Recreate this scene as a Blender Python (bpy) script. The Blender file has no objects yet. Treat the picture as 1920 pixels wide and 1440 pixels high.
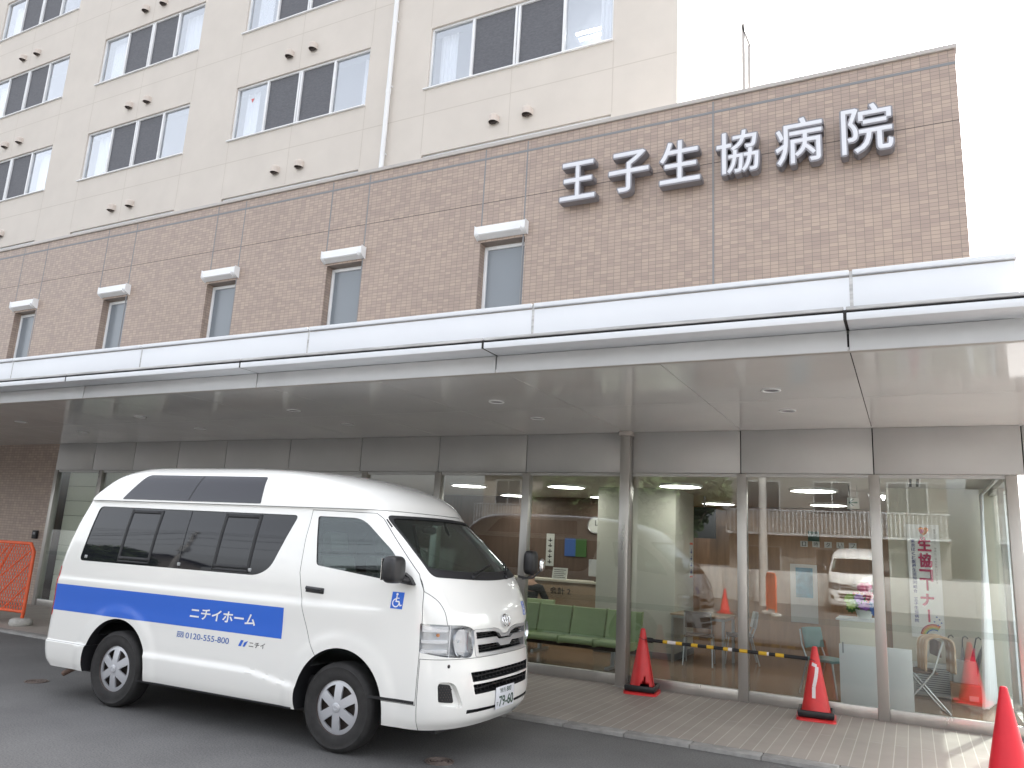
import bpy, bmesh, math, random
import numpy as np
from mathutils import Vector, Matrix
random.seed(7)
S = bpy.context.scene
COL = S.collection
PI = math.pi
rad = math.radians

# ------------------------------------------------------------------ helpers
class MB:
    """Collects shapes and links them as ONE mesh object."""
    def __init__(s): s.v = []; s.f = []; s.m = []
    def add(s, vs, fs, mi=0):
        o = len(s.v); s.v += [tuple(p) for p in vs]
        s.f += [tuple(i + o for i in f) for f in fs]; s.m += [mi] * len(fs)
    def box(s, a, b, mi=0):
        x0, y0, z0 = a; x1, y1, z1 = b
        s.add([(x0,y0,z0),(x1,y0,z0),(x1,y1,z0),(x0,y1,z0),(x0,y0,z1),(x1,y0,z1),(x1,y1,z1),(x0,y1,z1)],
              [(0,3,2,1),(4,5,6,7),(0,1,5,4),(1,2,6,5),(2,3,7,6),(3,0,4,7)], mi)
    def quad(s, *p, mi=0): s.add(p, [tuple(range(len(p)))], mi)
    def prism(s, poly, ax, a, b, mi=0):
        def P(u, w, t): return {'x': (t,u,w), 'y': (u,t,w), 'z': (u,w,t)}[ax]
        n = len(poly)
        s.add([P(u,w,a) for u,w in poly] + [P(u,w,b) for u,w in poly],
              [tuple(range(n)), tuple(range(2*n-1, n-1, -1))] + [(i,(i+1)%n,n+(i+1)%n,n+i) for i in range(n)], mi)
    def cyl(s, p0, p1, r0, r1=None, n=16, caps=True, mi=0):
        r1 = r0 if r1 is None else r1
        p0 = Vector(p0); p1 = Vector(p1); d = (p1-p0).normalized()
        u = d.orthogonal().normalized(); w = d.cross(u)
        vs = []
        for p, r in ((p0,r0),(p1,r1)):
            vs += [tuple(p + (u*math.cos(2*PI*i/n) + w*math.sin(2*PI*i/n))*r) for i in range(n)]
        fs = [(i,(i+1)%n,n+(i+1)%n,n+i) for i in range(n)]
        if caps: fs += [tuple(range(n-1,-1,-1)), tuple(range(n,2*n))]
        s.add(vs, fs, mi)
    def tube(s, pts, r, n=8, closed=False, mi=0):
        P = [Vector(p) for p in pts]; m = len(P)
        R = r if isinstance(r, (list, tuple)) else [r]*m
        vs = []; u = None
        for i in range(m):
            a = P[(i-1) % m] if (closed or i > 0) else P[0]
            b = P[(i+1) % m] if (closed or i < m-1) else P[m-1]
            d = (b-a).normalized()
            u = d.orthogonal().normalized() if u is None else (u - d*u.dot(d)).normalized()
            w = d.cross(u)
            vs += [tuple(P[i] + (u*math.cos(2*PI*k/n) + w*math.sin(2*PI*k/n))*R[i]) for k in range(n)]
        fs = []
        for i in range(m if closed else m-1):
            j = (i+1) % m
            fs += [(i*n+k, i*n+(k+1)%n, j*n+(k+1)%n, j*n+k) for k in range(n)]
        if not closed: fs += [tuple(range(n-1,-1,-1)), tuple(range((m-1)*n, m*n))]
        s.add(vs, fs, mi)
    def lathe(s, prof, c=(0,0,0), ax='z', n=32, mi=0):
        vs = []
        for r, h in prof:
            for i in range(n):
                a = 2*PI*i/n; u, w = r*math.cos(a), r*math.sin(a)
                p = {'z': (u,w,h), 'y': (u,h,w), 'x': (h,u,w)}[ax]
                vs.append((p[0]+c[0], p[1]+c[1], p[2]+c[2]))
        m = len(prof)
        s.add(vs, [(i*n+k, i*n+(k+1)%n, (i+1)*n+(k+1)%n, (i+1)*n+k) for i in range(m-1) for k in range(n)], mi)
    def grid(s, fn, nu, nv, mi=0):
        s.add([fn(i/nu, j/nv) for j in range(nv+1) for i in range(nu+1)],
              [(j*(nu+1)+i, j*(nu+1)+i+1, (j+1)*(nu+1)+i+1, (j+1)*(nu+1)+i) for j in range(nv) for i in range(nu)], mi)
    def ball(s, c, r, n=12, m=8, mi=0):
        r = r if isinstance(r, (list,tuple)) else (r,r,r)
        s.grid(lambda u,v: (c[0]+r[0]*math.cos(2*PI*u)*math.sin(PI*(.001+.998*v)), c[1]+r[1]*math.sin(2*PI*u)*math.sin(PI*(.001+.998*v)), c[2]+r[2]*math.cos(PI*v)), n, m, mi)
    def build(s, name, mats, parent=None, bevel=0, smooth=None, weld=False, seg=2, fixn=True, loc=None):
        me = bpy.data.meshes.new(name); me.from_pydata(s.v, [], s.f)
        if not isinstance(mats, (list,tuple)): mats = [mats]
        for m in mats: me.materials.append(m)
        me.polygons.foreach_set('material_index', s.m)
        bm = bmesh.new(); bm.from_mesh(me)
        if weld: bmesh.ops.remove_doubles(bm, verts=bm.verts, dist=1e-5)
        if bevel:
            es = [e for e in bm.edges if len(e.link_faces) == 2 and e.calc_face_angle(0) > rad(30)]
            bmesh.ops.bevel(bm, geom=es, offset=bevel, segments=seg, affect='EDGES', profile=.5, clamp_overlap=True)
        if fixn: bmesh.ops.recalc_face_normals(bm, faces=bm.faces)
        bm.to_mesh(me); bm.free()
        if smooth or bevel:
            me.shade_smooth(); me.set_sharp_from_angle(angle=rad(smooth or 40))
        return link(name, me, parent, loc)

def link(name, me, parent=None, loc=None):
    o = bpy.data.objects.new(name, me); COL.objects.link(o)
    if parent is not None: o.parent = parent
    if loc is not None: o.location = loc
    return o
def tag(o, label=None, cat=None, group=None, kind=None):
    if label: o['label'] = label
    if cat: o['category'] = cat
    if group: o['group'] = group
    if kind: o['kind'] = kind
    return o
def thing(name, label, cat, loc=(0,0,0), rz=0, group=None):
    o = bpy.data.objects.new(name, None); COL.objects.link(o)
    o.empty_display_size = .1
    o.location = loc; o.rotation_euler = (0,0,rz)
    return tag(o, label, cat, group)
def dup(root, loc, rz=None, label=None, group=None):
    r = root.copy(); COL.objects.link(r); r.location = loc
    if rz is not None: r.rotation_euler = (0,0,rz)
    if label: r['label'] = label
    if group: r['group'] = group
    for ch in list(root.children): dup_child(ch, r)
    return r
def dup_child(ch, par):
    c = ch.copy(); COL.objects.link(c); c.parent = par
    for g in list(ch.children): dup_child(g, c)

def text_mesh(txt, size, off=0.0, extrude=0.0, align='LEFT', spacing=1.0, bevel=0):
    cu = bpy.data.curves.new('lettering', 'FONT'); cu.body = txt; cu.size = size
    cu.offset = off; cu.extrude = extrude; cu.align_x = align; cu.space_character = spacing
    cu.resolution_u = 4; cu.bevel_depth = bevel
    o = bpy.data.objects.new('lettering', cu); COL.objects.link(o)
    dg = bpy.context.evaluated_depsgraph_get()
    me = bpy.data.meshes.new_from_object(o.evaluated_get(dg))
    bpy.data.objects.remove(o); bpy.data.curves.remove(cu)
    return me
def text_fit(txt, w, h, off=0.0, extrude=0.0):
    """lettering mesh scaled so that its box is 0..w by 0..h (XY plane, z kept)"""
    me = text_mesh(txt, 1.0, off, 0)
    co = np.zeros(len(me.vertices)*3); me.vertices.foreach_get('co', co); co = co.reshape(-1,3)
    lo = co.min(0); hi = co.max(0)
    co[:,0] = (co[:,0]-lo[0])/(hi[0]-lo[0])*w
    if h: co[:,1] = (co[:,1]-lo[1])/(hi[1]-lo[1])*h
    me.vertices.foreach_set('co', co.ravel())
    if extrude: extrude_mesh(me, extrude)
    return me
def fatten(me, d, n=8, dz=.0004):
    """thicken lettering by laying shifted copies of it over each other"""
    bm = bmesh.new(); bm.from_mesh(me); src = list(bm.faces)
    for k in range(n):
        r = bmesh.ops.duplicate(bm, geom=src)
        for v in r['geom']:
            if isinstance(v, bmesh.types.BMVert): v.co += Vector((d*math.cos(.1+2*PI*k/n), d*math.sin(.1+2*PI*k/n), -dz*(k+1)))
    bm.to_mesh(me); bm.free(); return me
def extrude_mesh(me, d):
    bm = bmesh.new(); bm.from_mesh(me)
    r = bmesh.ops.extrude_face_region(bm, geom=list(bm.faces))
    for v in r['geom']:
        if isinstance(v, bmesh.types.BMVert): v.co.z += d
    bmesh.ops.recalc_face_normals(bm, faces=bm.faces)
    bm.to_mesh(me); bm.free()
def map_mesh(me, fn):
    for v in me.vertices: v.co = fn(v.co)
    me.update(); return me
def facing(me, name, mat, parent, x, y, z):
    """place XY-plane lettering on a wall facing -Y with its lower left corner at x,z"""
    map_mesh(me, lambda c: Vector((x+c.x, y-c.z, z+c.y)))
    me.materials.clear(); me.materials.append(mat)
    return link(name, me, parent)

# ------------------------------------------------------------------ materials
def nodes(name):
    m = bpy.data.materials.new(name); m.use_nodes = True
    nt = m.node_tree; b = nt.nodes['Principled BSDF']
    return m, nt, b
def N(nt, t, **kw):
    n = nt.nodes.new(t)
    for k, v in kw.items():
        if k in n.inputs: n.inputs[k].default_value = v
        else: setattr(n, k, v)
    return n
def L(nt, a, b): nt.links.new(a, b)
def c4(c): return (c[0], c[1], c[2], 1)
def mat(name, c, rough=.5, metal=0, var=.0, scale=8, spec=None, bump=0, coat=0, sx=(1,1,1), rvar=0, emit=None, es=0):
    m, nt, b = nodes(name)
    b.inputs['Base Color'].default_value = c4(c); b.inputs['Roughness'].default_value = rough
    b.inputs['Metallic'].default_value = metal
    if spec is not None: b.inputs['Specular IOR Level'].default_value = spec
    if coat: b.inputs['Coat Weight'].default_value = coat; b.inputs['Coat Roughness'].default_value = .04
    if emit: b.inputs['Emission Color'].default_value = c4(emit); b.inputs['Emission Strength'].default_value = es
    if var or bump or rvar:
        tc = N(nt, 'ShaderNodeTexCoord'); mp = N(nt, 'ShaderNodeMapping'); mp.inputs['Scale'].default_value = sx
        L(nt, tc.outputs['Object'], mp.inputs['Vector'])
        no = N(nt, 'ShaderNodeTexNoise', Scale=scale, Detail=6, Roughness=.6); L(nt, mp.outputs[0], no.inputs['Vector'])
        if var:
            cr = N(nt, 'ShaderNodeValToRGB')
            cr.color_ramp.elements[0].position = .3; cr.color_ramp.elements[1].position = .7
            cr.color_ramp.elements[0].color = c4([max(0, x*(1-var)) for x in c]); cr.color_ramp.elements[1].color = c4([min(1, x*(1+var)) for x in c])
            L(nt, no.outputs['Fac'], cr.inputs[0]); L(nt, cr.outputs[0], b.inputs['Base Color'])
        if rvar:
            mr = N(nt, 'ShaderNodeMapRange'); mr.inputs['To Min'].default_value = max(0,rough-rvar); mr.inputs['To Max'].default_value = rough+rvar
            mr.inputs['From Min'].default_value = .3; mr.inputs['From Max'].default_value = .7
            L(nt, no.outputs['Fac'], mr.inputs[0]); L(nt, mr.outputs[0], b.inputs['Roughness'])
        if bump:
            bp = N(nt, 'ShaderNodeBump', Strength=bump, Distance=.01); L(nt, no.outputs['Fac'], bp.inputs['Height']); L(nt, bp.outputs[0], b.inputs['Normal'])
    return m
def glass(name, tint=(1,1,1), base=.0, gain=1.0, ior=1.5, rough=0.0):
    m, nt, b = nodes(name); nt.nodes.remove(b); out = nt.nodes['Material Output']
    tr = N(nt, 'ShaderNodeBsdfTransparent'); tr.inputs[0].default_value = c4(tint)
    gl = N(nt, 'ShaderNodeBsdfGlossy', Roughness=rough); gl.inputs[0].default_value = (.95,.97,1,1)
    lw = N(nt, 'ShaderNodeLayerWeight', Blend=.5)           # facing is symmetric front and back
    pw = N(nt, 'ShaderNodeMath', operation='POWER'); pw.inputs[1].default_value = 5; L(nt, lw.outputs['Facing'], pw.inputs[0])
    ma = N(nt, 'ShaderNodeMath', operation='MULTIPLY_ADD', use_clamp=True); ma.inputs[1].default_value = .96*gain; ma.inputs[2].default_value = .04*gain+base
    L(nt, pw.outputs[0], ma.inputs[0])
    mx = N(nt, 'ShaderNodeMixShader'); L(nt, ma.outputs[0], mx.inputs[0]); L(nt, tr.outputs[0], mx.inputs[1]); L(nt, gl.outputs[0], mx.inputs[2])
    L(nt, mx.outputs[0], out.inputs[0])
    return m
def brickmat(name, c1, c2, mortar, bw, bh, ms, offset=0.0, uax='XZ', rough=.55, bias=0.0, bump=.25, dirt=.12):
    m, nt, b = nodes(name)
    tc = N(nt, 'ShaderNodeTexCoord'); sp = N(nt, 'ShaderNodeSeparateXYZ'); cb = N(nt, 'ShaderNodeCombineXYZ')
    L(nt, tc.outputs['Object'], sp.inputs[0])
    if uax == 'XZ':
        ad = N(nt, 'ShaderNodeMath', operation='ADD'); L(nt, sp.outputs[0], ad.inputs[0]); L(nt, sp.outputs[1], ad.inputs[1])
        L(nt, ad.outputs[0], cb.inputs[0]); L(nt, sp.outputs[2], cb.inputs[1])
    else:
        L(nt, sp.outputs[1], cb.inputs[0]); L(nt, sp.outputs[0], cb.inputs[1])
    br = N(nt, 'ShaderNodeTexBrick', Scale=1.0); br.offset = offset; br.squash = 1
    br.inputs['Color1'].default_value = c4(c1); br.inputs['Color2'].default_value = c4(c2); br.inputs['Mortar'].default_value = c4(mortar)
    br.inputs['Mortar Size'].default_value = ms; br.inputs['Brick Width'].default_value = bw; br.inputs['Row Height'].default_value = bh
    br.inputs['Bias'].default_value = bias; br.inputs['Mortar Smooth'].default_value = .1
    L(nt, cb.outputs[0], br.inputs['Vector'])
    no = N(nt, 'ShaderNodeTexNoise', Scale=.7, Detail=8, Roughness=.65); L(nt, tc.outputs['Object'], no.inputs['Vector'])
    mr = N(nt, 'ShaderNodeMapRange'); mr.inputs['From Min'].default_value = .3; mr.inputs['From Max'].default_value = .7
    mr.inputs['To Min'].default_value = 1-dirt; mr.inputs['To Max'].default_value = 1+dirt*.5; L(nt, no.outputs['Fac'], mr.inputs[0])
    mu = N(nt, 'ShaderNodeMix', data_type='RGBA', blend_type='MULTIPLY'); mu.inputs[0].default_value = 1
    L(nt, br.outputs['Color'], mu.inputs[6]); L(nt, mr.outputs[0], mu.inputs[7]); L(nt, mu.outputs[2], b.inputs['Base Color'])
    bp = N(nt, 'ShaderNodeBump', Strength=bump, Distance=.004, invert=True); L(nt, br.outputs['Fac'], bp.inputs['Height']); L(nt, bp.outputs[0], b.inputs['Normal'])
    b.inputs['Roughness'].default_value = rough
    return m
def asphalt():
    m, nt, b = nodes('asphalt')
    tc = N(nt, 'ShaderNodeTexCoord')
    n1 = N(nt, 'ShaderNodeTexNoise', Scale=1.1, Detail=5, Roughness=.6); n2 = N(nt, 'ShaderNodeTexNoise', Scale=75, Detail=5, Roughness=.7)
    vo = N(nt, 'ShaderNodeTexVoronoi', Scale=55)
    for n in (n1,n2,vo): L(nt, tc.outputs['Object'], n.inputs['Vector'])
    r1 = N(nt, 'ShaderNodeValToRGB'); r1.color_ramp.elements[0].position = .35; r1.color_ramp.elements[1].position = .68
    r1.color_ramp.elements[0].color = (.104,.102,.101,1); r1.color_ramp.elements[1].color = (.138,.136,.134,1); L(nt, n1.outputs['Fac'], r1.inputs[0])
    r2 = N(nt, 'ShaderNodeMapRange'); r2.inputs['From Min'].default_value = .3; r2.inputs['From Max'].default_value = .75; r2.inputs['To Min'].default_value = .45; r2.inputs['To Max'].default_value = 1.6
    L(nt, n2.outputs['Fac'], r2.inputs[0])
    mu = N(nt, 'ShaderNodeMix', data_type='RGBA', blend_type='MULTIPLY'); mu.inputs[0].default_value = 1; L(nt, r1.outputs[0], mu.inputs[6]); L(nt, r2.outputs[0], mu.inputs[7])
    sp = N(nt, 'ShaderNodeMath', operation='LESS_THAN'); sp.inputs[1].default_value = .09; L(nt, vo.outputs['Distance'], sp.inputs[0])
    wn = N(nt, 'ShaderNodeMath', operation='GREATER_THAN'); wn.inputs[1].default_value = .80; L(nt, vo.outputs['Color'], wn.inputs[0])
    an = N(nt, 'ShaderNodeMath', operation='MULTIPLY'); L(nt, sp.outputs[0], an.inputs[0]); L(nt, wn.outputs[0], an.inputs[1])
    mx = N(nt, 'ShaderNodeMix', data_type='RGBA'); L(nt, an.outputs[0], mx.inputs[0]); L(nt, mu.outputs[2], mx.inputs[6]); mx.inputs[7].default_value = (.28,.27,.26,1)
    L(nt, mx.outputs[2], b.inputs['Base Color']); b.inputs['Roughness'].default_value = .8
    bp = N(nt, 'ShaderNodeBump', Strength=.5, Distance=.006); L(nt, n2.outputs['Fac'], bp.inputs['Height']); L(nt, bp.outputs[0], b.inputs['Normal'])
    return m
def plaid(name):
    m, nt, b = nodes(name)
    tc = N(nt, 'ShaderNodeTexCoord')
    w1 = N(nt, 'ShaderNodeTexWave', Scale=2.2, wave_type='BANDS', bands_direction='X'); w2 = N(nt, 'ShaderNodeTexWave', Scale=2.2, wave_type='BANDS', bands_direction='Z')
    for w in (w1,w2): L(nt, tc.outputs['Object'], w.inputs['Vector'])
    ad = N(nt, 'ShaderNodeMath', operation='MULTIPLY'); L(nt, w1.outputs['Fac'], ad.inputs[0]); L(nt, w2.outputs['Fac'], ad.inputs[1])
    r = N(nt, 'ShaderNodeValToRGB'); r.color_ramp.elements[0].color = (.50,.34,.22,1); r.color_ramp.elements[1].color = (.78,.70,.58,1); L(nt, ad.outputs[0], r.inputs[0])
    L(nt, r.outputs[0], b.inputs['Base Color']); b.inputs['Roughness'].default_value = .95
    return m

M = {}
M['tile'] = brickmat('brown_wall_tile', (.442,.342,.276), (.345,.265,.226), (.225,.185,.16), .1, .05, .0034, 0.0, rough=.5, dirt=.05)
M['tile_dark'] = M['tile']
M['pave'] = brickmat('paving_tile', (.335,.295,.262), (.305,.268,.238), (.48,.44,.40), 3.2, .108, .004, 0.37, uax='YX', rough=.62, bump=.15, dirt=.2)
M['joint'] = mat('grey_sealant', (.21,.215,.225), .6)
M['cream'] = mat('cream_wall_paint', (.62,.57,.515), .75, var=.035, scale=1.2, bump=.05)
M['cream_joint'] = mat('cream_joint', (.53,.48,.425), .8)
M['alu'] = mat('white_aluminium', (.78,.79,.80), .38, var=.03, scale=3)
M['cap'] = mat('parapet_metal', (.42,.39,.365), .45, metal=.2, var=.06, scale=2)
M['silver'] = mat('satin_steel', (.47,.455,.43), .34, metal=.75, var=.08, scale=5, sx=(1,1,.15), rvar=.08)
M['sofpan'] = mat('soffit_panel', (.66,.66,.65), .09, spec=1.0, var=.04, scale=.9, rvar=.04)
M['fascpan'] = mat('canopy_white_panel', (.70,.72,.75), .4, var=.02, scale=1)
M['fascgrey'] = mat('canopy_grey_trim', (.58,.59,.60), .4, var=.04, scale=2)
M['weath'] = mat('weathered_zinc', (.46,.455,.45), .5, metal=.35, var=.3, scale=5, sx=(.6,1,6))
M['header'] = mat('header_panel', (.47,.47,.465), .35, metal=.3, var=.04, scale=2, rvar=.05)
M['dark'] = mat('dark_gap', (.02,.018,.018), .8)
M['concrete'] = mat('concrete', (.40,.39,.37), .85, var=.18, scale=6, bump=.2)
M['kerb'] = mat('kerb_concrete', (.27,.262,.25), .85, var=.22, scale=9, bump=.25)
M['asphalt'] = asphalt()
M['paint'] = mat('white_car_paint', (.79,.785,.755), .22, coat=1.0, spec=.5)
M['roofgel'] = mat('white_roof_gelcoat', (.80,.80,.78), .3, coat=.5)
M['blue'] = mat('blue_vinyl', (.02,.125,.60), .3, coat=.6)
M['bluetxt'] = mat('blue_lettering', (.06,.14,.42), .4)
M['white'] = mat('white_vinyl', (.82,.82,.82), .4)
M['blackpl'] = mat('black_plastic', (.018,.018,.02), .42, var=.15, scale=60)
M['rubber'] = mat('tyre_rubber', (.022,.021,.021), .75, var=.3, scale=14, bump=.1)
M['privacy'] = mat('privacy_glass', (.012,.013,.017), .03, spec=.45)
M['roofglass'] = mat('tinted_roof_glass', (.03,.031,.040), .14, spec=.5)
M['clearglass'] = glass('clear_car_glass', (.84,.90,.88), .01, 1.0)
M['doorglass'] = glass('door_glass', (.66,.74,.71), .015, 1.0)
M['lens'] = glass('lamp_lens', (.96,.97,.98), .02, 1.0)
M['chrome'] = mat('chrome', (.82,.83,.85), .1, metal=1)
M['chromeduller'] = mat('satin_silver_trim', (.50,.50,.51), .3, metal=.6)
M['hubcap'] = mat('silver_wheel_cover', (.54,.55,.58), .36, metal=.45)
M['carint'] = mat('van_interior_grey', (.15,.15,.15), .8)
M['carlight'] = mat('light_grey_trim', (.45,.47,.45), .6)
M['red'] = mat('red_lamp_plastic', (.42,.012,.012), .15, coat=1)
M['amber'] = mat('amber_plastic', (.75,.22,.02), .2)
M['cone'] = mat('red_cone_plastic', (.62,.028,.03), .42, var=.1, scale=9, bump=.05)
M['conebright'] = mat('bright_red_cone_plastic', (.78,.022,.04), .5, var=.05, scale=6)
M['tape'] = mat('white_tape', (.72,.68,.68), .6)
M['yellow'] = mat('yellow_plastic', (.66,.40,.02), .45)
M['orange'] = mat('orange_plastic', (.74,.115,.035), .5, var=.1, scale=10)
M['iron'] = mat('cast_iron', (.075,.06,.055), .6, metal=.4, var=.3, scale=30)
M['ironlite'] = mat('cast_iron_worn', (.17,.135,.12), .5, metal=.4, var=.25, scale=30)
M['stone'] = mat('grey_weight', (.44,.43,.40), .9, var=.2, scale=14, bump=.3)
M['letterface'] = mat('letter_face_white', (.66,.67,.71), .35)
M['letterside'] = mat('letter_side_grey', (.24,.235,.255), .4, metal=.3)
M['hood'] = mat('vent_hood', (.60,.53,.475), .5)
M['pane'] = glass('building_glass', (.92,.95,.94), .02, 1.1)
M['winpane'] = glass('ward_window_glass', (.93,.95,.97), .20, 1.2)
M['frost'] = mat('frosted_window', (.19,.215,.24), .22, spec=.6)
M['screen'] = mat('insect_screen', (.115,.117,.13), .7, var=.2, scale=16, sx=(1,1,3))
M['lampsilver'] = mat('lamp_reflector_silver', (.50,.51,.52), .22, metal=.7)
M['rust'] = mat('rusty_exhaust', (.17,.11,.085), .7, var=.3, scale=20)
M['shutter'] = mat('cream_shutter', (.74,.71,.60), .7)
M['curtain'] = mat('white_curtain', (.80,.80,.82), .9)
M['inwall'] = mat('lobby_cream_wall', (.62,.585,.49), .8, var=.03, scale=2)
M['inwhite'] = mat('lobby_white_wall', (.56,.56,.50), .7, var=.03, scale=2)
M['inbrown'] = mat('lobby_wood_wall', (.37,.22,.125), .5, var=.18, scale=3, sx=(4,4,.5))
M['indark'] = mat('lobby_dark_wood', (.13,.085,.065), .5, var=.2, scale=3, sx=(4,4,.5))
M['infloor'] = mat('lobby_floor', (.26,.165,.105), .18, var=.12, scale=3, spec=.5)
M['inceil'] = mat('lobby_ceiling', (.55,.53,.50), .8)
M['green'] = mat('green_vinyl', (.29,.37,.19), .5, var=.08, scale=5)
M['lampdisc'] = mat('ceiling_lamp', (.8,.8,.75), .5, emit=(1,.96,.88), es=3.0)
M['tube'] = mat('fluorescent_tube', (.8,.8,.8), .5, emit=(1,1,1), es=5)
M['frosted'] = glass('frosted_band', (.86,.88,.87), .0, .6)
M['steel'] = mat('steel_leg', (.45,.46,.47), .3, metal=.8)
M['wood'] = mat('table_top', (.30,.21,.13), .4, var=.12, scale=5, sx=(1,6,1))
M['teal'] = mat('teal_plastic', (.11,.24,.23), .45)
M['lgrey'] = mat('light_grey_board', (.60,.61,.62), .5)
M['card'] = mat('cardboard', (.38,.22,.12), .85, var=.1, scale=5)
M['pink'] = mat('crimson_print', (.55,.03,.12), .6)
M['navy'] = mat('navy_print', (.06,.07,.28), .6)
M['paper'] = mat('paper', (.66,.67,.64), .7)
M['plaid'] = plaid('plaid_wool')
M['black'] = mat('matt_black', (.012,.012,.014), .6)
M['skin'] = mat('skin', (.42,.25,.18), .6)
M['cloth'] = mat('black_jacket', (.015,.016,.02), .85, var=.2, scale=12)
M['hair'] = mat('dark_hair', (.012,.01,.01), .6)
M['trouser'] = mat('grey_trousers', (.06,.06,.07), .85)
M['leaf'] = mat('leaf_green', (.085,.125,.045), .6, var=.5, scale=1.5)
M['flowerg'] = mat('leafy_stem', (.06,.15,.04), .6)
M['flowerp'] = mat('pink_petal', (.75,.12,.28), .6)
M['flowerv'] = mat('violet_petal', (.30,.12,.42), .6)
M['flowery'] = mat('pale_green_petal', (.40,.55,.12), .6)
M['bark'] = mat('bark', (.10,.075,.055), .9, var=.3, scale=12)
M['house1'] = mat('house_render', (.24,.22,.195), .8, var=.06, scale=1)
M['house2'] = mat('house_siding', (.17,.16,.145), .8, var=.06, scale=1)
M['rooft'] = mat('roof_tile_grey', (.085,.087,.095), .6, var=.2, scale=8)
M['darkglass'] = mat('dark_window', (.04,.045,.05), .06, spec=.6)
M['galv'] = mat('galvanised', (.40,.41,.41), .5, metal=.5)
# ------------------------------------------------------------------ the setting
F = .03           # height of the paved forecourt
YG = 9.616        # plane of the tiled wall and of the glazing
YF = 5.945        # front of the canopy
b = MB(); b.quad((-160,-160,0),(160,-160,0),(160,7.14,0),(-160,7.14,0)); b.quad((-160,60,-.004),(160,60,-.004),(160,7.14,-.004),(-160,7.14,-.004))
tag(b.build('road', M['asphalt']), kind='structure')
b = MB(); b.box((-26,7.30,-.2),(6,YG+.3,F))
tag(b.build('pavement', M['pave']), kind='structure')
b = MB()
x = 6.0; k = 0
while x > -26:
    b.box((x-.597,7.135+random.uniform(-.004,.004),-.1),(x,7.298,F+.003+random.uniform(-.002,.002))); x -= .6
tag(b.build('kerb', M['kerb'], bevel=.012), kind='structure')
b = MB(); b.box((-26,7.295,-.1),(6,7.303,F-.006)); tag(b.build('kerb_joint', M['dark']), kind='structure')

def wall_open(mb, x0, x1, z0, z1, y0, y1, ops, mi=0, mr=0):
    """front face at y0 with openings (xa,xb,za,zb) and reveals back to y1"""
    xs = sorted({x0,x1} | {v for o in ops for v in o[:2] if x0 < v < x1}); zs = sorted({z0,z1} | {v for o in ops for v in o[2:] if z0 < v < z1})
    for i in range(len(xs)-1):
        for j in range(len(zs)-1):
            cx, cz = (xs[i]+xs[i+1])/2, (zs[j]+zs[j+1])/2
            if not any(o[0] < cx < o[1] and o[2] < cz < o[3] for o in ops):
                mb.quad((xs[i],y0,zs[j]),(xs[i+1],y0,zs[j]),(xs[i+1],y0,zs[j+1]),(xs[i],y0,zs[j+1]), mi=mi)
    for xa,xb,za,zb in ops:
        mb.quad((xa,y0,za),(xa,y1,za),(xa,y1,zb),(xa,y0,zb), mi=mr); mb.quad((xb,y0,za),(xb,y0,zb),(xb,y1,zb),(xb,y1,za), mi=mr)
        mb.quad((xa,y0,zb),(xa,y1,zb),(xb,y1,zb),(xb,y0,zb), mi=mr); mb.quad((xa,y0,za),(xb,y0,za),(xb,y1,za),(xa,y1,za), mi=mr)

# ---- tiled lower building
bb = thing('hospital_wing', 'brown tiled hospital wing with narrow shuttered windows above the canopy', 'building', (0,0,0))
xw = [-5.325, -8.37, -11.29, -14.33, -17.42, -20.45]
ops = [(c-.385,c+.385,4.25,6.2) for c in xw]
w = MB()
wall_open(w, -24, .762, 3.2, 7.80, YG, YG+.24, ops)
w.quad((-24,YG,0),(-15.27,YG,0),(-15.27,YG,3.2),(-24,YG,3.2))
w.quad((-15.27,YG,0),(-15.27,YG+.3,0),(-15.27,YG+.3,3.2),(-15.27,YG,3.2))
w.quad((.762,YG,3.2),(.762,13.2,3.2),(.762,13.2,7.8),(.762,YG,7.8))
w.quad((-24,YG,0),(-24,13.2,0),(-24,13.2,7.8),(-24,YG,7.8))
w.build('tiled_wall', M['tile'], bb, fixn=False)
w = MB(); w.box((-24,9.9,7.3),(.75,13.2,7.4)); w.build('flat_roof', M['concrete'], bb)
w = MB(); w.box((-15.3,YG+.03,2.81),(.76,17.2,3.199)); w.box((-15.3,17.02,0),(.76,17.2,2.81)); w.build('floor_slab', M['concrete'], bb)  # slab and rear wall added out of sight to keep sunlight from leaking in
w = MB()
for xj in (.0+.0-2.137, -4.97, -5.71, -7.99, -8.80, -10.91, -11.64, -14.0, -14.9, -17.0, -17.88, -20.0, -20.9):
    lo = 6.45 if xj in (-5.71,-8.80,-11.64,-14.9,-17.88,-20.9) else 3.3
    w.box((xj-.011,YG-.002,lo),(xj+.011,YG+.01,7.78))
w.box((-23.9,YG-.003,7.60),(.755,YG+.01,7.635)); 
w.build('control_joint', M['joint'], bb)
w = MB(); w.box((-23.9,YG-.001,6.855),(.755,YG+.01,6.861)); w.build('floor_joint', M['dark'], bb)
w = MB()
for x0,x1 in ((-24.02,-18.5),(-18.498,-13.0),(-12.998,-7.5),(-7.498,-2.13),(-2.128,.785)):
    w.box((x0,YG-.03,7.80),(x1,YG+.32,7.862))
w.build('parapet_cap', M['cap'], bb, bevel=.006)
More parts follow.
